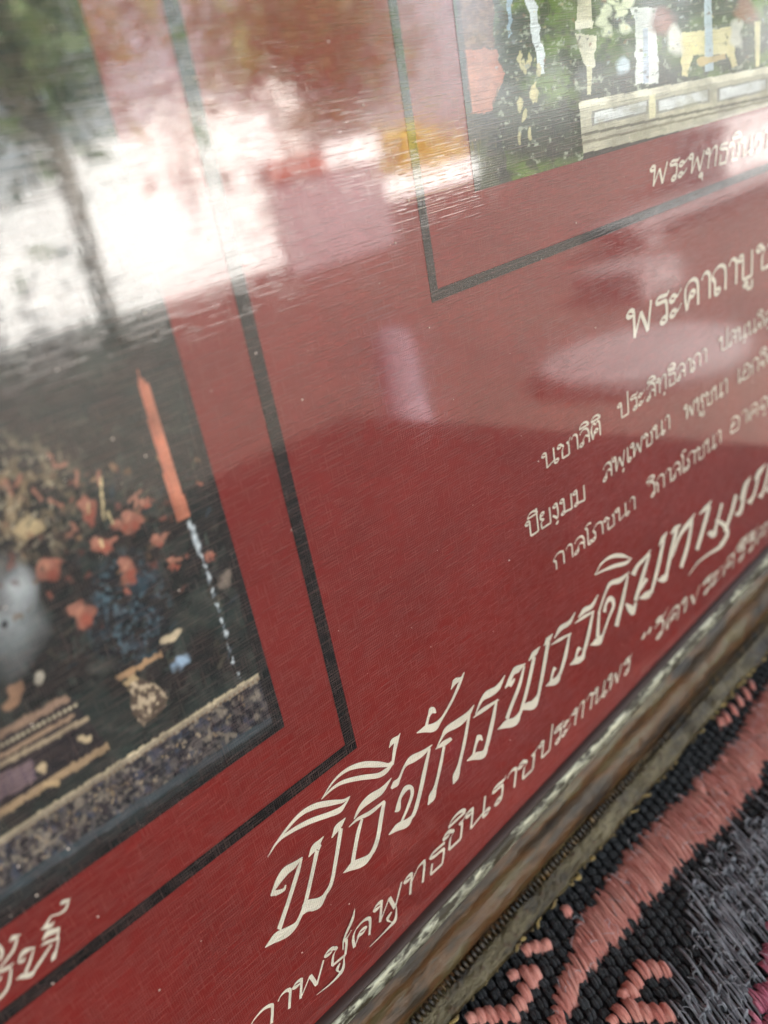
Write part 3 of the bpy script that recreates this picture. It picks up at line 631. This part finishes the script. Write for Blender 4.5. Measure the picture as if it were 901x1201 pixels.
# dust specks on the laminate
du = MB()
for _ in range(150):
    p = px2uv(np.array([random.uniform(-20, 920), random.uniform(-20, 1220)]))
    if p[1] < -0.112: continue
    r = random.choice([.00004, .00006, .00006, .0001]); a = np.arange(6) * math.pi / 3; j = 1 + .5 * RNG.random(6)
    V = [(p[0] + r * j[k] * math.cos(a[k]), p[1] + r * j[k] * math.sin(a[k]), .00008) for k in range(6)] + [(p[0], p[1], .00008 + r * .7)]
    du.add(V, [(k, (k + 1) % 6, 6) for k in range(6)])
o = du.build('dust', NT('dust_speck').set(Base_Color=lin(225, 205, 190), Roughness=.8).m, root); o['kind'] = 'stuff'

# --- frame rails
mm = 0.001
PROF_SIGHT = [(-113.6, -1), (-113.6, .2), (-113.7, .7), (-113.9, 1.1), (-114.2, 1.35), (-114.6, 1.4), (-114.6, -1)]
PROF_LIP = [(-114.4, .2), (-114.4, 1.3), (-114.6, 1.65), (-115.1, 1.95), (-115.7, 2.1), (-116.3, 2.05), (-116.8, 1.85), (-117.1, 1.5), (-117.15, .8), (-117.15, -1)]
PROF_COVE = [(-117.0, -4), (-117.0, .9), (-117.3, 1.3), (-117.8, 1.9), (-118.6, 2.35), (-119.3, 2.4), (-120.0, 2.3), (-120.8, 2.5), (-121.6, 2.95), (-122.2, 3.35), (-123.0, 3.7), (-123.8, 3.8), (-124.5, 3.7), (-125.0, 3.4), (-125.3, 3.2), (-126.9, 3.6), (-126.9, -4)]
PROF_FLAT = [(-126.6, -6), (-126.6, 4.0), (-126.9, 4.6), (-127.3, 5.0), (-127.7, 5.6), (-128.1, 6.2), (-128.45, 6.7), (-128.75, 7.0), (-129.0, 6.9), (-129.1, 6.4), (-129.0, 5.0), (-129.0, -6)]

def resample(P, n):
    P = np.array(P, float) * mm; L = np.concatenate([[0], np.cumsum(np.linalg.norm(np.diff(P, axis=0), axis=1))])
    t = np.linspace(0, L[-1], n); return np.stack([np.interp(t, L, P[:, 0]), np.interp(t, L, P[:, 1])], -1)
def sweep(name, prof, n, us, mat, parent, rough=0.0, seed=0, map_uv=None, s=0.003):
    Q = resample(prof, n); U = np.asarray(us)
    Ug, k = np.meshgrid(U, np.arange(n), indexing='ij')
    v = Q[k, 0]; w = Q[k, 1]
    if rough:
        arc = k * 0.0004
        nz = (fbm(Ug + 5, arc + 5, s, seed, 4) - .5) * 2 * rough; nz2 = (fbm(Ug + 3, arc + 9, s, seed + 40, 4) - .5) * 2 * rough
        ok = (k > 1) & (k < n - 2); v = v + nz2 * ok * .6; w = w + nz * ok
    V = np.stack([Ug, v, w], -1).reshape(-1, 3)
    if map_uv: V = map_uv(V)
    i = np.arange(len(U) - 1)[:, None] * n + np.arange(n - 1)[None, :]
    f = np.stack([i, i + n, i + n + 1, i + 1], -1).reshape(-1, 4)
    return mesh_obj(name, V, f, mat, parent, smooth=True)

Lf, Rt = U0 + 0.0035, U1 - 0.0035            # sight edges of the other rails
def rail(u0, u1, step, mp, fine):
    us = np.arange(u0, u1 + step * .5, step)
    r = sweep('frame_rail', PROF_COVE, 46 if fine else 18, us, M_wood, root, .00028 if fine else 0, 3, mp)
    sweep('sight_edge', PROF_SIGHT, 20, us, M_sight, r, 0, 2, mp)
    sweep('gilt_lip', PROF_LIP, 30 if fine else 14, us, M_lip, r, .00022 if fine else 0, 5, mp, .004)
    sweep('outer_moulding', PROF_FLAT, 36 if fine else 14, us, M_olive, r, .0010 if fine else 0, 9, mp, .005)
    b = MB(); x = u0 + .0004
    while x < u1:
        j = random.uniform(-.1, .1) * mm; pts = []
        for t in np.linspace(0, 1, 5): pts.append((x + (t - .5) * .0004, (-125.25 - 1.5 * t) * mm + j, (3.55 + .75 * t + .25 * math.sin(math.pi * t)) * mm))
        P = np.array(pts); P = mp(P) if mp else P
        rr = .00040 * np.sin(np.linspace(.5, math.pi - .5, 5)) ** .6 * random.uniform(.7, 1.15) * (1 if not fine else .55 + .6 * float(np.clip((vnoise(np.array([x + 5]), np.array([3.]), .006, 61)[0] - .25) * 3, 0, 1)))
        b.tube(P, rr, 6); x += random.uniform(.00096, .00112) if fine else .0011
    b.build('bead_moulding', M_bead, r, smooth=True)
    return r
kb = NT('dark_bead'); nb_ = kb.noise(kb.coord((500, 500, 500)), 1, 3)
M_bead = kb.set(Base_Color=kb.ramp(nb_, [(.35, lin(18, 14, 8)), (.55, lin(46, 34, 17)), (.75, lin(110, 84, 42))]), Roughness=.4, Metallic=.2).m
OUT = 0.0155
def mbottom(V):
    # the old print sits a little crooked in its frame, so the lower rail climbs towards the right
    V = np.array(V, float); g = 1 - .55 * np.clip((-.1157 - V[:, 1]) / .0133, 0, 1)
    V[:, 1] += np.clip(V[:, 0] - .042, 0, .16) * .055 * g; return V
bottom = rail(Lf - OUT, Rt + OUT, .0005, mbottom, True)
VT = V1 - .0035 - .1137                     # mirror of the lower rail for the upper one
def mtop(V): V = np.array(V); V[:, 1] = -V[:, 1] + (V1 - .0035 - .1137); return V
def mleft(V): V = np.array(V); a, b = V[:, 0].copy(), V[:, 1].copy(); V[:, 0] = b + .1137 + Lf; V[:, 1] = a; return V
def mright(V): V = np.array(V); a, b = V[:, 0].copy(), V[:, 1].copy(); V[:, 0] = -(b + .1137) + Rt; V[:, 1] = a; return V
rail(Lf - OUT, Rt + OUT, .004, mtop, False)
rail(-.1137, V1 - .0035, .004, mleft, False); rail(-.1137, V1 - .0035, .004, mright, False)
mesh_obj('backing_board', [(x, y, z) for x in (U0, U1) for y in (V0, V1) for z in (-.004, -.0004)], [(0, 1, 3, 2), (4, 6, 7, 5), (0, 4, 5, 1), (2, 3, 7, 6), (0, 2, 6, 4), (1, 5, 7, 3)], NT('brown_board').set(Base_Color=lin(120, 92, 62), Roughness=.8).m, root)
# frayed flakes of gilt along the lower edge of the frame
fl = MB(); x = -.02
while x < .2:
    L = random.uniform(.0008, .003); n = 6; amp = random.uniform(.0001, .0006)
    t = np.linspace(0, 1, n); ph = random.uniform(0, 6)
    P = np.stack([x + L * t, -.1290 - .0003 * random.random() + amp * np.sin(ph + 4 * t), .0069 + .0004 * np.sin(ph * 2 + 5 * t) + random.uniform(-.0004, .0002)], -1)
    P = mbottom(P)
    fl.tube(P, random.uniform(.00015, .0005) * np.sin(np.linspace(.4, math.pi - .4, n)), 5); x += L * random.uniform(.5, 2.6)
fl.build('gilt_flakes', M_gold, bottom, smooth=True)

# ------------------------------------------------------------------ the woven cloth
cloth = empty('brocade_cloth', (.1, -.1, 0))
tag(cloth, 'black woven brocade cloth with coral and grey raised thread motifs, under the frame', 'cloth')
def cpart(mb, name, mat, kind=None):
    V = np.concatenate(mb.v) - np.array([.1, -.1, 0])
    return mesh_obj(name, V, mb.f, mat, cloth, smooth=True, uv=np.concatenate(mb.uv))
TH = math.radians(-110.5); E1 = np.array([math.cos(TH), math.sin(TH)]); E2 = np.array([-math.sin(TH), math.cos(TH)])
def sway(p): return 0.0004 * math.sin(p[0] * 60 + 1) * math.sin(p[1] * 75)      # gentle cockle of the cloth
C = lambda *p: px2cloth(np.array(p, float))
band_up = [(628, 1235), (646, 1192), (650, 1165), (666, 1122), (674, 1088), (704, 1040), (723, 1011), (744, 983), (764, 965), (800, 930), (822, 904), (852, 872), (866, 854), (884, 826), (900, 800), (925, 760)]
band_lo = [(655, 1235), (668, 1195), (700, 1133), (712, 1120), (727, 1103), (747, 1077), (775, 1043), (793, 1027), (813, 997), (836, 980), (866, 952), (880, 932), (890, 914), (898, 898), (930, 860)]
BU = np.array([C(*p) for p in band_up]); BL = np.array([C(*p) for p in band_lo])
grey_px = [(812, 1028), (842, 992), (870, 962), (905, 930), (935, 905), (960, 1000), (905, 1085), (893, 1110), (884, 1150), (878, 1225), (786, 1225), (800, 1150), (816, 1112), (806, 1072)]
pink_px = [(905, 1085), (930, 1060), (960, 1230), (880, 1230), (886, 1150), (893, 1112)]
GP = np.array([C(*p) for p in grey_px]); PP = np.array([C(*p) for p in pink_px]); BP = np.concatenate([BU, BL[::-1]])
def inside(p, poly): return bool(inpoly(np.array([p[0]]), np.array([p[1]]), poly)[0])

ground = MB()
n1, n2 = 1.95 * mm, 1.92 * mm
o0 = C(745, 1125)
ia = np.arange(-60, 61)
pts = []
for j in range(-85, 70):
    for i in ia:
        p = o0 + E1 * (i * n1 + (j % 2) * n1 * .5) + E2 * j * n2 * 1.0 
        if -.01 < p[0] < .215 and -.085 < p[1] < .003: pts.append(p)
prof_t = np.linspace(-1, 1, 7); rad_t = np.sqrt(np.clip(1 - prof_t ** 2 * .93, 0, 1))
for p in pts:
    p = p + RNG.normal(0, .00007, 2); a = TH + random.gauss(0, .10); d = np.array([math.cos(a), math.sin(a)])
    L = random.uniform(.95, 1.22) * mm; z = sway(p) + random.gauss(0, .00006)
    P = np.stack([p[0] + d[0] * L * prof_t, p[1] + d[1] * L * prof_t, z + .00042 * rad_t - .00025], -1)
    nn = np.array([-d[1], d[0], 0])
    for o_ in (-.00030, .00030):
        sh = d * random.gauss(0, .0001); q = P + nn * (o_ + random.gauss(0, .00004)); q[:, :2] += sh; q[:, 2] += random.gauss(0, .00005)
        ground.tube(q, .00046 * rad_t * random.uniform(.85, 1.1), 6, .85, v0=random.uniform(0, 50))
cpart(ground, 'ground_weave', M_black)
sheet = MB(); xs = np.linspace(-.35, .29, 40); ys = np.linspace(-.30, .035, 22)
sv = [(x, y, sway((x, y)) - .0004) for y in ys for x in xs]; nx = len(xs)
sheet.add(sv, [(r * nx + c, r * nx + c + 1, (r + 1) * nx + c + 1, (r + 1) * nx + c) for r in range(len(ys) - 1) for c in range(nx - 1)])
kk = NT('black_cloth'); wv_ = kk.noise(kk.coord((900, 900, 1)), 1, 2)
cpart(sheet, 'backing_cloth', kk.set(Base_Color=kk.ramp(wv_, [(.35, lin(14, 15, 18)), (.7, lin(44, 46, 50))]), Roughness=.8, Normal=kk.bump(wv_, .0006)).m)

def floss(mb, a, b, r, **kw):
    """one stitch of loosely plied floss: three thin strands side by side"""
    a, b = np.asarray(a), np.asarray(b); n = np.array([-(b - a)[1], (b - a)[0]]); n = n / (np.linalg.norm(n) + 1e-9)
    lift = kw.pop('lift', .0007); z0 = kw.pop('z0', .0003)
    for o_, dz in ((-.62, -.1), (.62, -.1), (0.02, .22)):
        j = random.gauss(0, .12)
        stitch(mb, a + n * r * (o_ + j) + (b - a) * random.gauss(0, .02), b + n * r * (o_ - j) + (b - a) * random.gauss(0, .02), r * random.uniform(.5, .62), lift=lift * random.uniform(.85, 1.1), z0=z0 + dz * r, k=6, **kw)

def stitch(mb, a, b, r, lift=.0007, k=7, n=9, wob=.00008, z0=.0003, sq=.8):
    a, b = np.asarray(a), np.asarray(b); t = np.linspace(0, 1, n)
    arc = np.sin(np.pi * t) ** .55
    nrm = np.array([-(b - a)[1], (b - a)[0]]); nrm = nrm / (np.linalg.norm(nrm) + 1e-9)
    off = (np.sin(t * math.pi) * random.gauss(0, 1) * wob)[:, None] * nrm
    xy = a + (b - a) * t[:, None] + off
    z = np.array([sway(q) for q in xy]) + z0 + lift * arc - .0006 * (1 - arc)
    rr = r * (0.55 + .45 * np.sin(np.pi * t) ** .4)
    mb.tube(np.column_stack([xy, z]), rr, k, sq, v0=random.uniform(0, 60))

# coral satin band
band = MB()
def along(P, s):
    L = np.concatenate([[0], np.cumsum(np.linalg.norm(np.diff(P, axis=0), axis=1))]); return np.array([np.interp(s * L[-1], L, P[:, 0]), np.interp(s * L[-1], L, P[:, 1])]), L[-1]
# threads lie along E1: find for each thread line where it enters and leaves the band
q2 = BP @ E2
for lay, (pitch, r, z0) in enumerate([(.00085, .00056, .0003), (.0012, .00046, .00055)]):
    s = q2.min()
    while s < q2.max():
        ts = []
        for i in range(len(BP)):
            a, b = BP[i], BP[(i + 1) % len(BP)]; sa, sb = a @ E2 - s, b @ E2 - s
            if (sa > 0) != (sb > 0): t = sa / (sa - sb); ts.append((a + (b - a) * t) @ E1)
        ts.sort()
        for c in range(0, len(ts) - 1, 2):
            t0, t1 = ts[c], ts[c + 1]
            if t1 - t0 < .0008: continue
            t0 += random.gauss(0, .00045); t1 += random.gauss(0, .00045)
            cuts = [t0, t1]
            if t1 - t0 > .017 or (lay == 0 and random.random() < .12 and t1 - t0 > .006): cuts = [t0, t0 + (t1 - t0) * random.uniform(.35, .65), t1]
            if lay == 1 and random.random() < .4: continue
            for u, w in zip(cuts[:-1], cuts[1:]):
                sk = random.gauss(0, .0002)
                floss(band, E1 * (u - .0001) + E2 * (s + sk), E1 * (w + .0001) + E2 * (s - sk), r * random.uniform(.85, 1.12), lift=.00042, z0=z0, wob=.00018)
        s += pitch * random.uniform(.85, 1.15)
cpart(band, 'coral_band', M_coral)

def motif(name, off, sc, sts, r=.00074, label=None):
    mb = MB(); off = np.array(off, float)
    for a, b in sts: floss(mb, C(*(off + np.array(a) / sc)), C(*(off + np.array(b) / sc)), r * random.uniform(.92, 1.08), lift=.0006)
    o = cpart(mb, name, M_coral); 
    return o
motif('coral_motif', (680, 1080), 7.51, [((488, 335), (622, 505)), ((595, 335), (722, 505)), ((700, 340), (806, 500)), ((425, 435), (555, 598)), ((400, 535), (512, 690)), ((338, 625), (440, 680)), ((395, 660), (545, 895)), ((285, 735), (440, 900)),
      ((508, 708), (650, 885)), ((615, 712), (755, 900)), ((718, 712), (835, 890)), ((255, 840), (325, 905))])
motif('coral_motif', (530, 1060), 6.007, [((480, 425), (600, 612)), ((555, 430), (630, 545)), ((470, 548), (553, 695)), ((440, 640), (515, 755)), ((390, 708), (463, 838)), ((308, 708), (405, 840)), ((228, 712), (322, 842)), ((168, 735), (238, 842)), ((110, 760), (160, 845)), ((410, 465), (455, 545)),
      ((570, 255), (615, 345)), ((635, 250), (690, 325)), ((780, 5), (835, 85)), ((500, 280), (560, 350))])
motif('coral_motif', (640, 640), 3.337, [((690, 640), (720, 690)), ((715, 610), (750, 660)), ((740, 575), (775, 630)), ((765, 545), (800, 600)), ((790, 520), (820, 565)), ((670, 660), (695, 705))], r=.0006)
# darned grey patch with long loose floats
grey = MB(); q2 = GP @ E2; s = q2.min()
TG = TH - .06; G1 = np.array([math.cos(TG), math.sin(TG)])
while s < q2.max():
    q1 = GP @ E1; t = q1.min() - random.uniform(0, .004)
    while t < q1.max():
        L = random.uniform(.005, .012); a = E1 * t + E2 * s; b = a + G1 * L
        if inside(a + (b - a) * .5, GP) and (inside(a, GP) or random.random() < .4):
            stitch(grey, a, b, random.uniform(.00016, .00028), lift=random.uniform(.0002, .00055), k=5, n=8, wob=.00016, z0=.0004, sq=1)
        t += L * random.uniform(.85, 1.05)
    s += random.uniform(.0003, .00046)
for _ in range(150):                                                         # little thread loops standing up
    i = random.random(); p = np.array([random.uniform(GP[:, 0].min(), GP[:, 0].max()), random.uniform(GP[:, 1].min(), GP[:, 1].max())])
    if not inside(p, GP): continue
    a = random.uniform(-.9, .9) + TH + 1.4; d = np.array([math.cos(a), math.sin(a)]); L = random.uniform(.0005, .0016)
    stitch(grey, p - d * L * .5, p + d * L * .5, random.uniform(.00016, .0003), lift=random.uniform(.0009, .0016), k=5, n=7, z0=.0008, sq=1)
cpart(grey, 'grey_floats', M_grey)
pink = MB(); q2 = PP @ E2; s = q2.min()
while s < q2.max():
    q1 = PP @ E1; t = q1.min()
    while t < q1.max():
        L = random.uniform(.0025, .005); a = E1 * t + E2 * s
        if inside(a + E1 * L * .5, PP): floss(pink, a, a + E1 * L, .00042, lift=.0006, z0=.0004)
        t += L
    s += random.uniform(.0007, .0009)
cpart(pink, 'pink_motif', M_pink)
fz = MB()
for poly, n in ((GP, 260), (BP, 130)):
    c = 0
    while c < n:
        p = np.array([random.uniform(poly[:, 0].min(), poly[:, 0].max()), random.uniform(poly[:, 1].min(), poly[:, 1].max())])
        if not inside(p, poly): continue
        c += 1; a = random.uniform(0, 6.3); L = random.uniform(.0006, .0022); t = np.linspace(0, 1, 6); cv = random.gauss(0, .9)
        P = np.stack([p[0] + L * t * np.cos(a + cv * t), p[1] + L * t * np.sin(a + cv * t), .0012 + .0006 * np.sin(2.6 * t) * random.uniform(.3, 1.4)], -1)
        fz.tube(P, .000032, 4)
o = cpart(fz, 'loose_fibres', M_fuzz); o['kind'] = 'stuff'

# ------------------------------------------------------------------ where it stands: table, added shading porch, yard (seen mirrored in the print)
ZG = -0.76
def simple(name, c0, c1, sc=8, rough=.8, det=4, bump=.0):
    k = NT(name); n = k.noise(k.coord((sc,) * 3), 1, det, .6)
    k.set(Base_Color=k.ramp(n, [(.32, c0), (.68, c1)]), Roughness=rough)
    if bump: k.set(Normal=k.bump(n, bump))
    return k.m
M_plaster = simple('plaster', lin(178, 172, 160), lin(200, 194, 182), 3)
M_white = simple('white_paint', (.58, .58, .58, 1), (.74, .74, .73, 1), 1.1, .8)
M_tim = simple('dark_timber', lin(74, 54, 38), lin(104, 80, 56), 6, .6)
M_yard = simple('yard_earth', (.016, .013, .01, 1), (.04, .032, .023, 1), .9, .95, 6)
M_bark = simple('bark', (.07, .055, .04, 1), (.16, .13, .1, 1), 9, .95, 5, .01)
M_stone = simple('grey_stone', (.09, .09, .092, 1), (.13, .13, .132, 1), 5)
M_chest = simple('chest_paint', (.3, .3, .3, 1), (.36, .36, .36, 1), 4)
M_lav = simple('lilac_paint', (.13, .115, .125, 1), (.21, .185, .2, 1), 1.2)
M_redp = simple('red_tile', (.15, .04, .025, 1), (.24, .07, .045, 1), 5)

t = empty('wooden_table', (.1, -.2, ZG)); tag(t, 'dark wooden table under the black brocade cloth', 'table')
b = MB(); b.box(-.46, .18, -.09, .235, .725, .757); b.build('tabletop', M_tim, t)
for x in (-.42, .14):
    for y in (-.05, .2):
        b = MB(); b.tube([(x, y, 0), (x, y, .35), (x, y, .725)], [.02, .026, .03], 8); b.build('leg', M_tim, t, True)
yd = mesh_obj('yard_ground', [(-150, -200, ZG), (150, -200, ZG), (150, 120, ZG), (-150, 120, ZG)], [(0, 1, 2, 3)], M_yard); tag(yd, kind='structure')
h = empty('added_shelter', (0, .2, ZG)); tag(h, 'unseen plastered wall and roof added behind the framed picture to shade it', 'added_shelter')  # unseen wall behind the frame and roof, added to shade the print
b = MB(); b.box(-3.2, 1.3, -.14, .1, 0, 2.7); b.build('wall', M_plaster, h)
b = MB(); b.box(-3.6, 1.6, -1.75, 1.0, 2.705, 2.78); rf = b.build('added_shade_roof', M_tim, h)  # roof added overhead, its depth set to dim the sky light
b = MB()
for x in np.arange(-3.4, 1.5, .6): b.box(x, x + .06, -1.7, -.145, 2.6, 2.70)
b.build('rafters', M_tim, h)
for x in (-3.4, -1.6):
    b = MB(); b.box(x - .06, x + .06, -1.68, -1.56, 0, 2.598); b.build('post', M_tim, h)

def leafmat(name, c0, c1):
    k = NT(name); n = k.noise(k.coord((1.3,) * 3), 1, 3); o_ = k.n('ShaderNodeObjectInfo')
    k.set(Base_Color=k.ramp(n, [(.35, c0), (.68, c1)]), Roughness=.55, Specular_IOR_Level=.3); return k.m
M_leaf = leafmat('leaf_green', (.03, .06, .015, 1), (.12, .17, .04, 1))
M_leafy = leafmat('leaf_yellow', (.42, .36, .06, 1), (.75, .62, .16, 1))
M_pale = leafmat('leaf_pale', (.72, .72, .68, 1), (.85, .85, .82, 1))
def leaves(mb, c, r, n, size, rng, clump=10):
    cen = rng.normal(0, .42, (clump, 3)) * np.array(r)
    idx = rng.integers(0, clump, n); off = rng.normal(0, .26, (n, 3)) * np.array(r)
    P = np.array(c) + cen[idx] + off
    d = rng.normal(0, 1, (n, 3)); d /= np.linalg.norm(d, axis=1)[:, None]; e = np.cross(d, rng.normal(0, 1, (n, 3))); e /= np.linalg.norm(e, axis=1)[:, None]
    s = size * rng.uniform(.6, 1.3, n)[:, None]
    V = np.stack([P - d * s, P + e * s * .45, P + d * s, P - e * s * .45], 1).reshape(-1, 3)
    mb.add(V, [(4 * i, 4 * i + 1, 4 * i + 2, 4 * i + 3) for i in range(n)])
def tree(x, y, H, label, seed, mat=None, n=2600):
    rng = np.random.default_rng(seed)
    t = empty('tree', (x, y, ZG)); tag(t, label, 'tree', 'trees beyond the yard')
    b = MB(); b.tube([(0, 0, 0), (.08, .05, H * .3), (-.05, .1, H * .55), (.1, 0, H * .8)], [.1, .085, .06, .025], 8)
    for k in range(5):
        a = rng.uniform(0, 6.3); z = H * rng.uniform(.35, .6); b.tube([(0, 0, z), (math.cos(a) * H * .12, math.sin(a) * H * .12, z + H * .1), (math.cos(a) * H * .24, math.sin(a) * H * .24, z + H * .22)], [.08, .05, .02], 6)
    b.build('trunk', M_bark, t, True)
    b = MB(); leaves(b, (0, 0, H * .62), (H * .36, H * .36, H * .34), n, .16, rng, 16); b.build('crown', mat or M_leaf, t); return t
def shrub(name, x, y, r, H, label, seed, mat, n=900, size=.07):
    rng = np.random.default_rng(seed); t = empty(name, (x, y, ZG)); tag(t, label, 'shrub')
    b = MB()
    for k in range(4):
        a = rng.uniform(0, 6.3); b.tube([(0, 0, 0), (math.cos(a) * r * .3, math.sin(a) * r * .3, H * .4), (math.cos(a) * r * .5, math.sin(a) * r * .5, H * .7)], [.03, .02, .01], 5)
    b.build('stem', M_bark, t, True)
    b = MB(); leaves(b, (0, 0, H * .58), (r, r, H * .45), n, size, rng, 9); b.build('foliage', mat, t)
# white garden wall, sunlit from the front
w = empty('garden_wall', (2.0, -11, ZG)); tag(w, 'sunlit white garden wall mirrored in the upper left of the print', 'wall')
b = MB(); b.box(-5.2, 6.3, -.2, 0, 0, 1.62); b.build('wall_face', M_white, w)
b = MB(); b.box(-5.25, 2.6, -.25, .05, 1.622, 1.70); b.build('coping', M_white, w)
b = MB(); b.box(2.61, 6.3, -.3, .02, 1.622, 2.15); b.build('raised_end', M_white, w)
w = empty('lilac_gate', (7.05, -8.5, ZG)); tag(w, 'dull lilac gate with a red tiled top beside the white wall', 'gate')
b = MB(); b.box(-.85, .95, -.1, 0, .03, 1.1); b.build('gate_leaf', M_lav, w)
b = MB(); b.box(-.85, .0, -.2, .06, 1.102, 1.34); b.build('tiled_top', M_redp, w)
b = MB(); b.box(.01, .95, -.2, .06, 1.102, 1.42); b.build('white_lintel', M_white, w)
shrub('flowering_shrub', 7.2, -11.6, .8, 2.35, 'white flowering shrub standing over the right end of the garden wall', 21, M_pale, 3200, .10)
shrub('flowering_shrub', 8.9, -11.8, .55, 2.1, 'smaller white flowering shrub behind the lilac gate', 22, M_pale, 2200, .12)
w = empty('planter', (16.3, -16, ZG)); tag(w, 'white planter full of bright yellow foliage beyond the yard', 'planter')
b = MB(); b.box(-1.7, 1.7, -.4, .4, .3, .85); b.build('trough', M_white, w)
b = MB(); leaves(b, (0, 0, 1.3), (1.25, .4, .6), 3600, .15, np.random.default_rng(5), 18); b.build('foliage', M_leafy, w)
w = empty('storage_chest', (9.9, -4.5, ZG)); tag(w, 'low white storage chest mirrored at the right edge of the print', 'chest')
b = MB(); b.box(-.7, 1.1, -.6, 0, .02, .5); b.build('body', M_chest, w)
b = MB(); b.box(-.74, 1.14, -.64, .04, .504, .58); b.build('lid', M_chest, w)
w = empty('stone_slab', (2.72, -1.66, ZG)); tag(w, 'round pale stone slab on the ground mirrored as a pale ellipse', 'slab')
b = MB(); b.tube([(0, 0, 0), (0, 0, .03), (0, 0, .07), (0, 0, .08)], [.36, .38, .38, .35], 44); b.build('slab_top', M_stone, w)
w = empty('stone_block', (4.0, -2.5, ZG)); tag(w, 'square pale stone block mirrored left of the verse heading', 'block')
b = MB(); b.box(-.2, .2, -.2, .2, 0, .16); b.build('block_top', M_stone, w)
w = empty('stone_bench', (6.6, -3.4, ZG)); tag(w, 'long low stone bench mirrored as a pale band', 'bench')
b = MB(); b.box(-1.4, 1.4, -.22, .22, .13, .2); b.build('seat', M_stone, w)
for x in (-1.1, 1.1):
    b = MB(); b.box(x - .12, x + .12, -.18, .18, 0, .129); b.build('leg', M_stone, w)
w = empty('lilac_bollard', (1.78, -1.95, ZG)); tag(w, 'low lilac bollard mirrored as a pale streak below the gate', 'bollard')
b = MB(); b.tube([(0, 0, 0), (0, 0, .04), (0, 0, .045), (0, 0, .38), (0, 0, .42), (0, 0, .44)], [.1, .1, .075, .07, .055, .02], 16); b.build('shaft', simple('faded_lilac', (.09, .08, .1, 1), (.13, .11, .13, 1), 6), w, True)
for i, (x, y, H, lab) in enumerate([(-4, -16, 7, 'leafy tree far left beyond the white wall'), (2.5, -17, 6, 'leafy tree behind the left half of the white wall'), (8, -18, 8, 'tall leafy tree behind the lilac gate'), (14, -17, 6.5, 'leafy tree between gate and planter'),
                                    (20, -22, 9, 'tall leafy tree behind the yellow planter'), (26, -18, 7, 'leafy tree right of the yellow planter'), (31, -15, 8, 'leafy tree behind the white kiosk'), (38, -12, 8, 'leafy tree at the far right end of the yard'), (-12, -16, 8, 'leafy tree at the far left end of the yard')]):
    tree(x, y, H, lab, 60 + i)
tree(3.35, -7.6, 5.4, 'slim young tree standing in front of the white garden wall', 90, None, 700)
